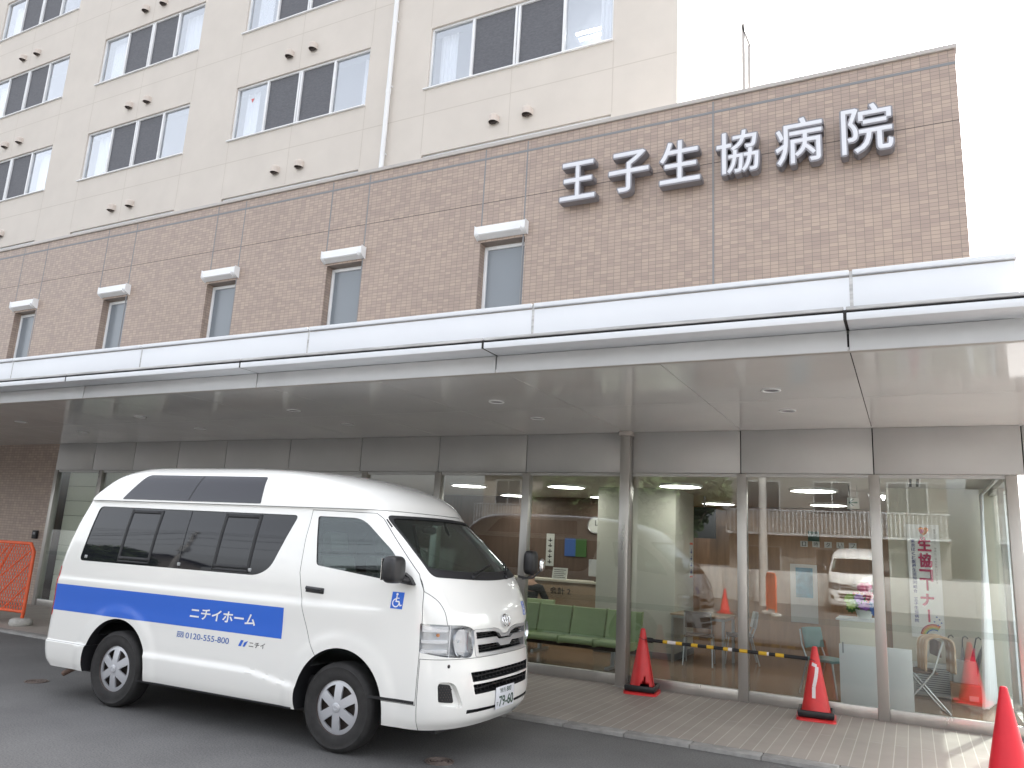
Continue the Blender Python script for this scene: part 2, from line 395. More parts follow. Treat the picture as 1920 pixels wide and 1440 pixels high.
for i, c in enumerate(xw):
    f = MB(); y0, y1 = YG+.14, YG+.20; x0, x1, z0, z1 = c-.383, c+.383, 4.25, 6.18; t = .055
    f.box((x0,y0,z0),(x0+t,y1,z1)); f.box((x1-t,y0,z0),(x1,y1,z1)); f.box((x0+t+.001,y0,z1-t),(x1-t-.001,y1,z1)); f.box((x0+t+.001,y0,z0),(x1-t-.001,y1,z0+t))
    fo = f.build('window', M['alu'], bb, bevel=.006)
    p = MB(); p.box((x0+t-.005,y0+.025,z0+t),(x1-t+.005,y0+.035,z1-t)); p.build('pane', M['frost'], fo)
    h = MB(); poly = [(YG+.0,6.42),(YG-.115,6.425),(YG-.115,6.30),(YG-.09,6.275),(YG-.02,6.235),(YG+.0,6.235)]
    hx0, hx1 = c-.435, c+.435
    h.prism(poly, 'x', hx0, hx1)
    h.prism([(YG-.10,6.315),(YG-.132,6.31),(YG-.135,6.285),(YG-.09,6.262)], 'x', hx0+.07, hx1-.07)
    h.build('shutter_box', M['alu'], bb, bevel=.012, seg=3)
# roof fixture sticking up behind the parapet
p = MB(); p.box((-1.975,10.9,7.3),(-1.925,10.94,9.85)); p.box((-1.89,10.9,7.3),(-1.845,10.94,9.45)); p.prism([(-1.97,9.85),(-1.85,9.45),(-1.85,9.38),(-1.97,9.78)],'y',10.9,10.94)
p.box((-1.928,10.905,8.2),(-1.882,10.935,8.24))
tag(p.build('roof_post', M['cap'], bevel=.004), 'thin brown steel post frame rising behind the parapet of the tiled wing', 'post')
# intercom on the tiled wall
t = thing('intercom', 'small black intercom box on the tiled wall left of the glazing', 'intercom', (-15.57,YG,1.36))
p = MB(); p.box((-.07,-.05,-.08),(.07,0,.08)); p.build('case', M['black'], t, bevel=.01)
p = MB(); p.box((-.035,-.055,.0),(.035,-.051,.05)); p.build('panel', M['joint'], t)

# ---- ward tower behind
YT = 13.0
tw = thing('ward_tower', 'cream multi-storey ward building with rows of four-pane windows', 'building', (0,0,0))
cols = [(-9.42,-4.91),(-15.71,-11.20),(-22.04,-17.52),(-28.33,-23.80),(-34.62,-30.1)]
rows = [(8.55,10.15),(11.84,13.41),(15.10,16.70),(18.38,19.98),(21.66,23.26)]
ops = [(a,c,z0,z1) for a,c in cols for z0,z1 in rows]
w = MB(); wall_open(w, -38, -3.57, 7.3, 31, YT, YT+.16, ops)  # unseen upper wall carried up this high to shade the ground
w.quad((-3.57,YT,7.3),(-3.57,26,7.3),(-3.57,26,31),(-3.57,YT,31)); w.quad((-38,YT,31),(-3.57,YT,31),(-3.57,26,31),(-38,26,31)); w.quad((-38,26,7.3),(-3.57,26,7.3),(-3.57,26,31),(-38,26,31))
w.quad((-38,YT,0),(-38,26,0),(-38,26,31),(-38,YT,31))
w.build('rendered_wall', M['cream'], tw, fixn=False)
w = MB()
for r in range(-1,6):
    z = 14.46+3.28*(r-1)
    w.box((-37.9,YT-.001,z-.011),(-3.6,YT+.01,z+.011))
for a,c in cols:
    for xx in (a-.02,(a+c)/2-.05,c+.02):
        for r in range(0,5):
            zt = rows[r][0]-.03; zb = (rows[r-1][1]+.03) if r > 0 else 7.4
            w.box((xx-.008,YT-.0015,zb),(xx+.008,YT+.01,zt))
    w.box((a-.027,YT-.0013,7.4),(a-.015,YT+.01,30)) if False else None
w.build('panel_joint', M['cream_joint'], tw)
w = MB()
w.box((-37.9,YT+1.6,7.4),(-3.7,YT+1.65,30.8))
for r in range(0,6): w.box((-37.9,YT+.17,7.9+3.28*r),(-3.7,YT+1.6,8.0+3.28*r))
w.build('ward_room', mat('ward_room_wall', (.50,.52,.56), .8), tw)
rng = random.Random(3)
def curtain_mb(x0, x1, y, z0, z1, amp=.03, n=None, seed=0):
    mb = MB(); n = n or max(8, int((x1-x0)/.02)); rr = random.Random(seed); ph = rr.random()*6; kf = rr.uniform(9, 13)
    mb.grid(lambda u,v: (x0+(x1-x0)*u, y+amp*(.3+.7*(1-v))*math.sin(ph+u*(x1-x0)*2*PI*kf/1.2)+amp*.4*math.sin(u*17+ph), z0+(z1-z0)*v), n*2, 4)
    return mb
for ci, (a,c) in enumerate(cols):
    for ri, (z0,z1) in enumerate(rows):
        W = c-a; q = W/4; t = .045; y0 = YT+.05
        f = MB()
        f.box((a,y0,z0),(c,y0+.09,z0+.05)); f.box((a,y0,z1-.05),(c,y0+.09,z1)); f.box((a,y0,z0+.051),(a+t,y0+.09,z1-.051)); f.box((c-t,y0,z0+.051),(c,y0+.09,z1-.051))
        f.box((a+q-.035,y0-.012,z0+.051),(a+q+.03,y0+.06,z1-.051)); f.box((a+3*q-.03,y0-.012,z0+.051),(a+3*q+.035,y0+.06,z1-.051))
        f.box((a+2*q-.065,y0-.012,z0+.051),(a+2*q-.01,y0+.06,z1-.051)); f.box((a+2*q+.01,y0-.012,z0+.051),(a+2*q+.065,y0+.06,z1-.051))
        f.box((a-.09,YT-.05,z0-.035),(c+.01,y0+.03,z0-.002))
        fo = f.build('window', M['alu'], tw, bevel=.005)
        if ri == 0: continue
        p = MB(); p.box((a+t,y0+.045,z0+.05),(a+q,y0+.051,z1-.05)); p.box((a+3*q,y0+.045,z0+.05),(c-t,y0+.051,z1-.05)); p.box((a+q,y0+.062,z0+.05),(a+3*q,y0+.068,z1-.05))
        p.build('pane', M['winpane'], fo)
        s = MB(); s.box((a+q+.03,y0+.040,z0+.05),(a+2*q-.065,y0+.043,z1-.05)); s.box((a+2*q+.065,y0+.040,z0+.05),(a+3*q-.03,y0+.043,z1-.05))
        s.build('insect_screen', M['screen'], fo)
        lw = rng.choice((.42,.5,.95)) if (ci,ri) not in ((0,1),(1,1)) else .42
        rw = rng.choice((.25,.3,.95)) if (ci,ri) not in ((0,1),(1,1),(2,1)) else (.32 if ci < 2 else .04)
        for (p0,p1) in ((a+.06,a+.06+lw*q),(c-.06-rw*q,c-.06)):
            curtain_mb(p0,p1,YT+.36,z0+.02,z1-.02,seed=ci*10+ri).build('curtain', M['curtain'], fo, smooth=80, fixn=False)
        if (ci,ri) == (0,1):
            l = MB(); l.cyl((c-1.25,YT+1.0,z1-.42),(c-.3,YT+1.0,z1-.42),.03,n=8); l.cyl((c-1.25,YT+1.2,z1-.42),(c-.3,YT+1.2,z1-.42),.03,n=8); l.build('ceiling_tube', M['tube'], fo)
        if (ci,ri) == (1,1):
            hm = MB(); hm.prism([(a+.50,z1-.40),(a+.62,z1-.40),(a+.56,z1-.52)], 'y', y0+.041, y0+.044); hm.build('red_triangle', mat('faded_red_film', (.62,.13,.13), .5), fo)
    for r in range(0,5):
        for dx in (-.40,.40):
            xx = (a+c)/2+dx; zz = 10.62+3.3*r
            vmb = MB()
            def hood_pt(u, v):
                a = PI*u; k = min(1, (1-v)/.5); k = math.sin(PI/2*k) if v > .5 else 1
                return (xx-.115*math.cos(a)*k, YT-.17*math.sin(a)**.8*k, zz-.09+.13*min(v,.5)/.5+(.085*math.sin(PI/2*(v-.5)/.5) if v > .5 else 0))
            vmb.grid(hood_pt, 18, 12)
            vo = vmb.build('vent_hood', M['hood'], tw, smooth=60, fixn=False)
            d = MB(); d.add([(xx-.112*math.cos(PI*k/14), YT-.16*math.sin(PI*k/14)**.8, zz-.075) for k in range(15)], [tuple(range(15))]); d.prism([(xx-.05,zz-.12),(xx+.05,zz-.12),(xx+.08,zz-.076),(xx-.08,zz-.076)],'y',YT-.10,YT-.04); d.build('louvre', M['iron'], vo)
p = MB(); p.cyl((-10.44,YT-.11,7.35),(-10.44,YT-.11,31),.057,n=16)
for k in range(8): p.cyl((-10.44,YT-.11,9.3+2.6*k),(-10.44,YT-.11,9.4+2.6*k),.064,n=16)
for k in range(12): p.box((-10.43,YT-.11,8.6+1.75*k),(-10.40,YT,8.63+1.75*k))
p.build('drainpipe', M['alu'], tw, smooth=40)

# ---- sign on the tiled wall
sg = thing('hospital_sign', 'raised white and grey characters spelling the hospital name on the tiled wall', 'sign', (0,0,0))
for ch, x0, x1, z0, z1 in (('王',-4.32,-3.76,6.555,7.165),('子',-3.57,-2.97,6.545,7.17),('生',-2.83,-2.26,6.55,7.19),('協',-2.06,-1.50,6.55,7.165),('病',-1.31,-.73,6.54,7.18),('院',-.53,.06,6.535,7.19)):
    W, H_ = x1-x0, z1-z0
    me = text_fit(ch, W-.03, H_-.03); fatten(me, .023, 10, .0006); extrude_mesh(me, .15); map_mesh(me, lambda c: c+Vector((.015,.015,0)))
    facing(me, 'character', M['letterside'], sg, x0, YG-.04, z0)
    me = text_fit(ch, W-.03, H_-.03); fatten(me, .004, 8, .0005); extrude_mesh(me, .006)
    facing(me, 'character_face', M['letterface'], sg, x0+.015, YG-.19, z0+.015)
p = MB()
for xx in np.arange(-4.2,.0,.37): p.cyl((xx,YG-.05,6.86),(xx,YG,6.86),.008,n=6)
p.build('mounting_pin', M['galv'], sg)

# ---- canopy
cn = thing('entrance_canopy', 'long white and grey flat canopy over the hospital entrance', 'canopy', (0,0,0))
XL, XR = -25.5, 2.6
joints = [-.332-1.4515*k for k in range(0,17)]
p = MB(); ed = [XR]+joints+[XL]
for i in range(len(ed)-1):
    p.box((ed[i+1]+.004,YF+.012,3.18),(ed[i]-.004,7.748,3.20)); p.box((ed[i+1]+.004,7.753,3.18),(ed[i]-.004,YG-.002,3.20))
p.build('soffit', M['sofpan'], cn)
p = MB(); p.box((XL,YF+.02,3.202),(XR,YG+.03,3.30)); p.build('deck', M['dark'], cn)
p = MB(); p.box((XL,YF+.3,3.30),(.70,YG-.005,3.72)); p.build('roof_slab', M['concrete'], cn)
gj = [-.338-2.945*k for k in range(0,9)]; uj = [-.303-2.625*k for k in range(0,10)]
def runs(js, a, c, g):
    e = [c]+[j for j in js if a < j < c]+[a]
    return [(e[i+1]+g, e[i]-g) for i in range(len(e)-1)]
p = MB()
for a,c in runs(gj,XL,XR,.007):
    p.box((a,YF-.001,3.168),(c,YF+.03,3.322))
p.build('lower_fascia', M['fascgrey'], cn, bevel=.004)
p = MB(); p.box((XL,YF+.004,3.165),(XR,YF+.05,3.179)); p.build('drip_edge', M['cap'], cn)
p = MB()
for a,c in runs(gj,XL,XR+.12,.011):
    p.box((a,5.68,3.325),(c,YF+.03,3.381))
p.build('gutter', M['fascpan'], cn, bevel=.004)
p = MB(); p.box((XL,5.70,3.382),(XR+.1,YF+.03,3.40)); 
for g in gj: p.box((g-.011,5.684,3.33),(g+.011,YF+.02,3.402))
p.build('gutter_gap', M['dark'], cn)
p = MB()
for a,c in runs(gj,XL,XR+.12,.009): p.box((a,5.683,3.401),(c,YF+.03,3.427))
p.build('flashing', M['weath'], cn, bevel=.003)
p = MB()
for a,c in runs(uj,XL,.742,.012): p.box((a,YF-.01,3.428),(c,YF+.04,3.732))
p.build('upper_panel', M['fascpan'], cn, bevel=.004)
p = MB(); p.box((XL,YF+.004,3.44),(.735,YF+.2,3.745)); p.build('panel_backing', M['cap'], cn)
p = MB()
for a,c in runs(uj,XL,.755,.012): p.box((a,YF-.028,3.746),(c,YF+.32,3.785))
p.build('coping', M['fascpan'], cn, bevel=.004)
p = MB()
for u in uj: p.box((u-.012,YF-.006,3.43),(u+.012,YF+.1,3.78))
p.build('joint_cover', M['weath'], cn)
def downlight(mb, mi=0):
    pass
for xx in (-1.085,-3.98,-6.91,-9.82,-12.7,-15.6):
    for yy in (7.27,8.34):
        r = MB(); r.lathe([(.088,3.179),(.088,3.172),(.074,3.170),(.070,3.178)],(xx,yy,0),n=28)
        ro = r.build('downlight', M['alu'], cn, smooth=50)
        d = MB(); d.lathe([(.070,3.1785),(.001,3.1785)],(xx,yy,0),n=20); d.build('lamp', M['letterside'], ro)

# ---- column in front of the glazing
t = thing('steel_column', 'square steel column carrying the canopy in front of the glazing', 'column', (-3.232,9.50,F))
p = MB(); p.box((-.064,-.064,.012),(.064,.064,3.09)); p.build('shaft', M['silver'], t, bevel=.006)
p = MB(); p.box((-.08,-.08,3.09),(.08,.08,3.148)); p.build('head_plate', M['cap'], t, bevel=.004)
p = MB(); p.box((-.085,-.085,0),(.085,.085,.012)); p.build('base_plate', M['silver'], t, bevel=.003)

# ---- glazed front
gf = thing('glazed_front', 'tall glass front of the hospital lobby with steel mullions and grey header panels', 'glazing', (0,0,0))
hj = [-15.27,-14.115,-12.94,-11.747,-10.55,-9.088,-7.606,-6.16,-4.713,-3.25,-1.80,-.331]
e = hj+[1.10,2.55]
p = MB()
for i in range(len(e)-1): p.box((e[i]+.006,YG-.035,2.652),(e[i+1]-.006,YG+.02,3.178))
p.build('header_panel', M['header'], gf, bevel=.003)
p = MB(); p.box((-15.27,YG-.01,2.652),(2.55,YG+.015,3.178)); p.build('header_backing', M['dark'], gf)
mull = [-15.24,-13.86,-12.42,-10.98,-9.34,-7.51,-6.16,-4.713,-3.25,-1.795,-.335,.98]
for i, xx in enumerate(mull):
    p = MB(); wd = .055 if i else .05
    p.box((xx-wd,YG-.03,F),(xx+wd,YG+.09,2.648)); 
    p.build('mullion', M['silver'], gf, bevel=.004)
p = MB()
for i in range(len(mull)-1): p.box((mull[i]+.056,YG-.015,F),(mull[i+1]-.056,YG+.05,.152))
p.build('base_rail', M['silver'], gf, bevel=.004)
p = MB()
for i in range(len(mull)-1): p.box((mull[i]+.056,YG-.012,2.61),(mull[i+1]-.056,YG+.05,2.648))
p.build('head_rail', M['header'], gf)
for i in range(len(mull)-1):
    p = MB(); p.box((mull[i]+.05,YG+.012,.15),(mull[i+1]-.05,YG+.022,2.612)); po = p.build('pane', M['pane'], gf)
    z0 = .955 if i > 7 else 1.0
    q = MB(); q.quad((mull[i]+.056,YG+.010,z0),(mull[i+1]-.056,YG+.010,z0),(mull[i+1]-.056,YG+.010,z0+.07),(mull[i]+.056,YG+.010,z0+.07)); q.build('safety_band', M['frosted'], po)
# side return of the glazing
for y0,y1 in ((YG+.1,10.7),(10.76,11.9)):
    p = MB(); p.box((.97,y0,.15),(.98,y1,2.612)); p.build('pane', M['pane'], gf)
    p = MB(); p.box((.94,y1,F),(1.02,y1+.06,2.65)); p.build('mullion', M['silver'], gf, bevel=.004)
p = MB(); p.box((.94,YG+.1,F),(1.02,11.9,.15)); p.box((.94,YG+.1,2.612),(1.02,11.9,3.18)); p.build('base_rail', M['silver'], gf)
# ------------------------------------------------------------------ the lobby behind the glass
def st(name, mb, m, **k): return tag(mb.build(name, m, **k), kind='structure')
p = MB(); p.box((-15.2,YG+.06,-.1),(.96,17,F+.002)); st('lobby_floor', p, M['infloor'])
p = MB(); p.box((-15.2,YG+.06,2.70),(.96,17,2.8)); st('lobby_ceiling', p, M['inceil'])
p = MB(); p.box((-15.2,16.8,F),(.96,17,2.7)); st('lobby_back_wall', p, M['inbrown'])
p = MB(); p.box((-12.6,15.0,F),(-4.69,15.1,2.7)); st('lobby_office_wall', p, M['indark'])
p = MB(); p.box((-3.3,14.55,F),(-.30,14.65,2.22)); st('lobby_wood_wall', p, M['inbrown'])
p = MB(); p.box((-4.69,12.36,F),(-3.355,13.55,2.7)); st('lobby_pillar', p, M['inwhite'], bevel=.01)
p = MB(); p.box((-4.70,12.35,F),(-3.345,13.56,F+.1)); st('lobby_pillar_base', p, M['joint'], bevel=.004)
p = MB(); p.box((-.27,11.86,F),(1.02,12.0,2.7)); st('lobby_alcove_wall', p, M['inwall'])
p = MB(); p.box((-.275,12.0,F),(-.15,16.8,2.7)); st('lobby_partition_wall', p, M['indark'])
# the panelled shutter wall in the far left bay
p = MB()
for k in range(9): p.box((-15.1,9.80,F+.29*k+.002),(-12.62,9.85,F+.29*k+.286))
st('lobby_shutter_wall', p, M['shutter'], bevel=.006)
p = MB(); p.box((-12.6,YG+.1,F),(-12.5,15,2.7)); p.box((-15.35,YG+.06,0),(-15.22,17.2,2.8)); st('lobby_side_wall', p, M['indark'])
lampspots = [(-3.12,11.75),(-3.35,15.5),(-1.25,12.2),(-1.3,15.2),(-5.2,12.15),(-5.3,14.4),(-7.15,12.2),(-7.3,14.4),(-9.2,12.2),(-11.2,12.2)]
for i, (xx, yy) in enumerate(lampspots):
    nm = ['round white ceiling lamp in front of the lobby pillar','round white ceiling lamp deep in the lobby behind the pillar','round white ceiling lamp over the white reception desk','round white ceiling lamp over the lobby wood wall','round white ceiling lamp above the green bench','round white ceiling lamp above the accounts counter','round white ceiling lamp near the van roof','round white ceiling lamp over the counter behind the van','round white ceiling lamp further left behind the van','round white ceiling lamp by the shuttered far left bay'][i]
    t = thing('ceiling_lamp', nm, 'ceiling lamp', (xx,yy,2.70), group='round lobby ceiling lamps')
    p = MB(); p.lathe([(.34,0),(.34,-.035),(.315,-.035),(.315,-.01)], n=32); p.build('rim', M['alu'], t, smooth=40)
    p = MB(); p.lathe([(.315,-.015),(.001,-.028)], n=32); p.build('diffuser', M['lampdisc'], t, smooth=60)
# accounts counter
t = thing('reception_counter', 'wood fronted accounts counter lettered 会計 2', 'counter', (-7.0,13.6,F))
p = MB(); p.box((-2.0,.03,0),(2.25,.5,1.0)); p.build('front_panel', M['wood'], t, bevel=.005)
p = MB(); p.box((-2.05,-.02,1.003),(2.28,.55,1.045)); p.build('counter_top', M['inwall'], t, bevel=.006)
facing(text_fit('会計 2', .42, .13, off=.01, extrude=.004), 'lettering', M['black'], t, .92, .029, .78)
t = thing('desk_sign', 'small printed notice standing on the accounts counter', 'notice', (-5.95,13.75,F+1.046))
p = MB(); p.prism([(-.02,0),(.0,0),(.05,.21),(.03,.21)], 'x', -.15, .15); p.build('sheet', M['paper'], t)
p = MB()
for k in range(5):
    yb = -.02+.05*(k*.035+.03)/.21
    p.box((-.12,yb-.004,.03+.034*k),(.12-.03*(k%2),yb+.004,.04+.034*k))
p.build('print_lines', M['black'], t)
t = thing('counter_monitor', 'grey monitor back on the accounts counter beside the pillar', 'monitor', (-5.15,13.85,F+1.046))
p = MB(); p.box((-.25,-.02,.09),(.22,.03,.40)); p.build('screen_back', M['lgrey'], t, bevel=.01)
p = MB(); p.box((-.03,0,.0),(.03,.04,.12)); p.box((-.12,-.06,0),(.12,.1,.012)); p.build('stand', M['blackpl'], t)
# wall pieces on the office wall
t = thing('wall_clock', 'round wall clock above the accounts counter', 'clock', (-5.72,14.99,2.15))
p = MB(); p.lathe([(.001,-.02),(.15,-.02),(.165,-.035),(.175,-.02),(.175,.0)], ax='y', n=28); p.build('rim', M['chromeduller'], t, smooth=40)
p = MB(); p.lathe([(.001,-.024),(.148,-.024)], ax='y', n=28); p.build('dial', M['paper'], t)
p = MB(); p.box((-.006,-.03,-.01),(.006,-.026,.10)); p.box((0,-.03,-.006),(.075,-.026,.006)); p.build('hand', M['black'], t)
t = thing('notice_strip', 'tall narrow paper strip on the dark wall behind the counter', 'notice', (-6.72,14.99,1.28))
p = MB(); p.box((-.09,-.01,0),(.09,0,.66)); p.build('sheet', M['paper'], t)
p = MB()
for k in range(5): p.box((-.045,-.013,.07+.11*k),(.045,-.011,.09+.11*k)); p.box((-.01,-.013,.05+.11*k),(.01,-.011,.13+.11*k))
p.build('brush_marks', M['black'], t)
t = thing('blue_poster', 'blue and green landscape poster on the dark office wall', 'poster', (-6.15,14.99,1.5))
p = MB(); p.box((-.24,-.01,0),(0,0,.36)); p.build('sea_half', M['bluetxt'], t)
p = MB(); p.box((.002,-.01,0),(.24,0,.36)); p.build('land_half', M['flowerg'], t)
# hanging television, hung signs
t = thing('television', 'black flat television hanging beside the pillar', 'television', (-3.28,14.0,1.96))
p = MB(); p.box((-.19,0,0),(.2,.06,.55)); p.build('body', M['blackpl'], t, bevel=.008)
p = MB(); p.box((-.175,-.004,.02),(.185,-.001,.53)); p.build('screen', M['darkglass'], t)
p = MB(); p.cyl((0,.03,.55),(0,.03,.74),.02); p.build('hanger', M['steel'], t)
t = thing('pillar_notice', 'narrow orange edged notice on the side of the lobby pillar', 'notice', (-3.352,13.35,1.28))
p = MB(); p.box((0,-.10,0),(.006,.10,.58)); p.build('sheet', M['paper'], t)
p = MB(); p.box((.0065,-.10,.545),(.009,.10,.58)); p.box((.0065,-.10,0),(.009,.10,.03)); p.build('orange_edge', M['orange'], t)
p = MB()
for k in range(4): p.box((.0065,-.055,.08+.11*k),(.009,.055,.10+.11*k)); p.box((.0065,-.012,.06+.11*k),(.009,.012,.14+.11*k))
p.build('print', M['navy'], t)
t = thing('arrow_sign', 'white hanging sign with a dark green left arrow', 'sign', (-.67,11.5,2.38))
p = MB(); p.box((-.075,0,0),(.075,.012,.15)); p.build('board', M['paper'], t)
p = MB(); p.prism([(-.06,.085),(-.005,.13),(.015,.13),(-.025,.095),(.055,.095),(.055,.075),(-.025,.075),(.015,.04),(-.005,.04)],'y',-.004,-.001); p.build('arrow', mat('deep_green_print',(.01,.10,.07),.5), t)
p = MB(); p.cyl((-.05,.006,.15),(-.05,.006,.32),.004,n=6); p.cyl((.05,.006,.15),(.05,.006,.32),.004,n=6); p.build('hanger', M['steel'], t)
for k, (ch, w_) in enumerate(zip('ﾛ時タいフ', (0,1,2,3,4))):
    t = thing('card_sign', ['leftmost small white lettered card on the lobby wood wall','second small white lettered card from the left on the lobby wood wall','middle small white lettered card on the lobby wood wall','small white card lettered い on the lobby wood wall','rightmost small white lettered card on the lobby wood wall'][k], 'sign', (-1.66+.195*k,14.54,1.90), group='white cards over the lobby opening')
    p = MB(); p.box((-.06,-.01,0),(.06,0,.10)); p.build('card', M['paper'], t)
    facing(text_fit(ch,.07,.075), 'letter', M['black'], t, -.035, -.012, .013)
t = thing('exit_sign', 'small dark green sign on the lobby wood wall', 'sign', (-1.5,14.54,2.0))
p = MB(); p.box((-.09,-.03,0),(.09,0,.17)); p.build('case', mat('green_sign',(.01,.07,.045),.4), t, bevel=.004)
t = thing('notice_board', 'white board with a blue poster on the lobby wood wall', 'notice board', (-1.68,14.54,.62))
p = MB(); p.box((-.22,-.02,0),(.22,0,.98)); p.build('board', M['lgrey'], t, bevel=.004)
p = MB(); p.box((-.13,-.024,.42),(.15,-.021,.92)); p.build('poster_sheet', mat('sky_blue_print',(.12,.33,.50),.6,var=.4,scale=6), t)

# green linked seats
def seat_unit(label, xx, yy, rz=0):
    t = thing('linked_seat', label, 'seat', (xx,yy,F), rz, group='green linked waiting seats')
    s = MB(); s.prism([(-.26,.375),(-.275,.345),(-.25,.30),(.18,.285),(.22,.33),(.20,.365)], 'x', -.262, .262); s.build('seat', M['green'], t, bevel=.022, seg=3)
    s = MB(); s.prism([(.17,.36),(.215,.35),(.34,.76),(.325,.775),(.29,.77)], 'x', -.262, .262); s.build('backrest', M['green'], t, bevel=.014, seg=3)
    return t
for k, lb in enumerate(('green seat at the van end of the linked bench','green seat second from the van on the linked bench','green seat left of the steel column on the linked bench','green seat behind the steel column and torn cone')):
    seat_unit(lb, -5.39+.545*k, 10.85)
t = thing('seat_beam', 'dark beam and splayed steel feet carrying the green linked seats', 'seat frame', (-4.57,10.85,F))
p = MB(); p.box((-1.1,-.04,.225),(1.1,.04,.285)); p.build('beam', M['iron'], t, bevel=.005)
for xx in (-.75,.75):
    p = MB(); p.box((xx-.03,-.03,.03),(xx+.03,.03,.225)); p.box((xx-.03,-.28,0),(xx+.03,.28,.035)); p.build('foot', M['steel'], t, bevel=.006)
seat_unit('green seat in the rear row beside the seated visitor', -5.55, 11.75)
seat_unit('green seat in the rear row half hidden by the van', -6.10, 11.75)
t = thing('seat_beam', 'beam under the rear row of green seats', 'seat frame', (-5.83,11.75,F))
p = MB(); p.box((-.6,-.04,.225),(.6,.04,.285)); p.build('beam', M['iron'], t, bevel=.005)
for xx in (-.45,.45):
    p = MB(); p.box((xx-.03,-.03,.03),(xx+.03,.03,.225)); p.box((xx-.03,-.28,0),(xx+.03,.28,.035)); p.build('foot', M['steel'], t, bevel=.006)

# seated visitor at the counter (skinned figure)
def skin_body(name, joints, edges, m, parent, sub=2):
    me = bpy.data.meshes.new(name); me.from_pydata([j[0] for j in joints], edges, [])
    o = bpy.data.objects.new(name, me); COL.objects.link(o)
    md = o.modifiers.new('skin', 'SKIN'); 
    for i, j in enumerate(joints):
        sv = me.skin_vertices[0].data[i]; sv.radius = j[1] if isinstance(j[1], tuple) else (j[1], j[1]); sv.use_root = (i == 0)
    ss = o.modifiers.new('sub', 'SUBSURF'); ss.levels = sub; ss.render_levels = sub
    dg = bpy.context.evaluated_depsgraph_get()
    nm = bpy.data.meshes.new_from_object(o.evaluated_get(dg)); bpy.data.objects.remove(o)
    nm.materials.clear(); nm.materials.append(m)
    nm.shade_smooth()
    return link(name, nm, parent)
t = thing('person', 'person in a black jacket seated with back to the glass at the accounts counter', 'person', (-6.2,12.95,F))
J = [((0,0,.50),(.15,.11)),((0,.0,.66),(.15,.105)),((0,.04,.82),(.165,.105)),((0,.07,.93),(.14,.09)),((0,.09,1.0),.06),((0,.115,1.07),.055),((0,.14,1.13),(.072,.088)),((0,.15,1.20),(.07,.085)),((0,.15,1.245),(.045,.055)),
     ((.19,.07,.90),.058),((.25,.16,.72),.048),((.19,.38,.70),.04),((.15,.46,.71),.032),((-.19,.07,.90),.058),((-.25,.16,.72),.048),((-.19,.38,.70),.04),((-.15,.46,.71),.032),
     ((.10,.02,.46),.095),((.13,.42,.46),.07),((.13,.42,.10),.05),((.14,.52,.05),.04),((-.10,.02,.46),.095),((-.13,.42,.46),.07),((-.13,.42,.10),.05),((-.14,.52,.05),.04)]
E_ = [(0,1),(1,2),(2,3),(3,4),(4,5),(5,6),(6,7),(7,8),(3,9),(9,10),(10,11),(11,12),(3,13),(13,14),(14,15),(15,16),(0,17),(17,18),(18,19),(19,20),(0,21),(21,22),(22,23),(23,24)]
for sgn in (1,-1):
    base = 12 if sgn > 0 else 16
    for k in range(5):
        n0 = len(J); dx = (-.024+.016*k) if k < 4 else -.036*sgn*1
        if k < 4:
            ln_ = (.032,.038,.036,.028)[k]
            J.append(((sgn*.15+dx,.49,.715),.009)); J.append(((sgn*.15+dx,.49+ln_,.705),.008)); E_.extend([(base,n0),(n0,n0+1)])
        else:
            J.append(((sgn*.15-sgn*.038,.475,.70),.009)); E_.append((base,n0))
body = skin_body('body', J, E_, M['skin'], t)
p = MB(); p.ball((0,.145,1.195),(.084,.098,.088),16,10); p.build('hair', M['hair'], t, smooth=60)
J2 = [((0,0,.50),(.17,.13)),((0,.0,.66),(.175,.125)),((0,.04,.82),(.19,.125)),((0,.07,.925),(.155,.105)),((0,.09,.985),.075),((.20,.07,.895),.075),((.26,.16,.72),.065),((.19,.38,.70),.052),((-.20,.07,.895),.075),((-.26,.16,.72),.065),((-.19,.38,.70),.052)]
skin_body('jacket', J2, [(0,1),(1,2),(2,3),(3,4),(3,5),(5,6),(6,7),(3,8),(8,9),(9,10)], M['cloth'], t)
J3 = [((0,.0,.47),(.16,.13)),((.10,.05,.46),.108),((.13,.42,.46),.085),((.13,.42,.12),.065),((-.10,.05,.46),.108),((-.13,.42,.46),.085),((-.13,.42,.12),.065)]
skin_body('trousers', J3, [(0,1),(1,2),(2,3),(0,4),(4,5),(5,6)], M['trouser'], t)
t = thing('stool', 'round stool under the visitor in the black jacket', 'stool', (-6.2,12.97,F))
p = MB(); p.lathe([(.001,.40),(.17,.40),(.18,.37),(.17,.34),(.001,.34)], n=24); p.build('seat', M['blackpl'], t, smooth=40)
p = MB(); p.cyl((0,0,.02),(0,0,.34),.025); p.lathe([(.001,.0),(.18,.0),(.18,.015),(.03,.03),(.001,.03)], n=24); p.build('pedestal', M['steel'], t, smooth=40)

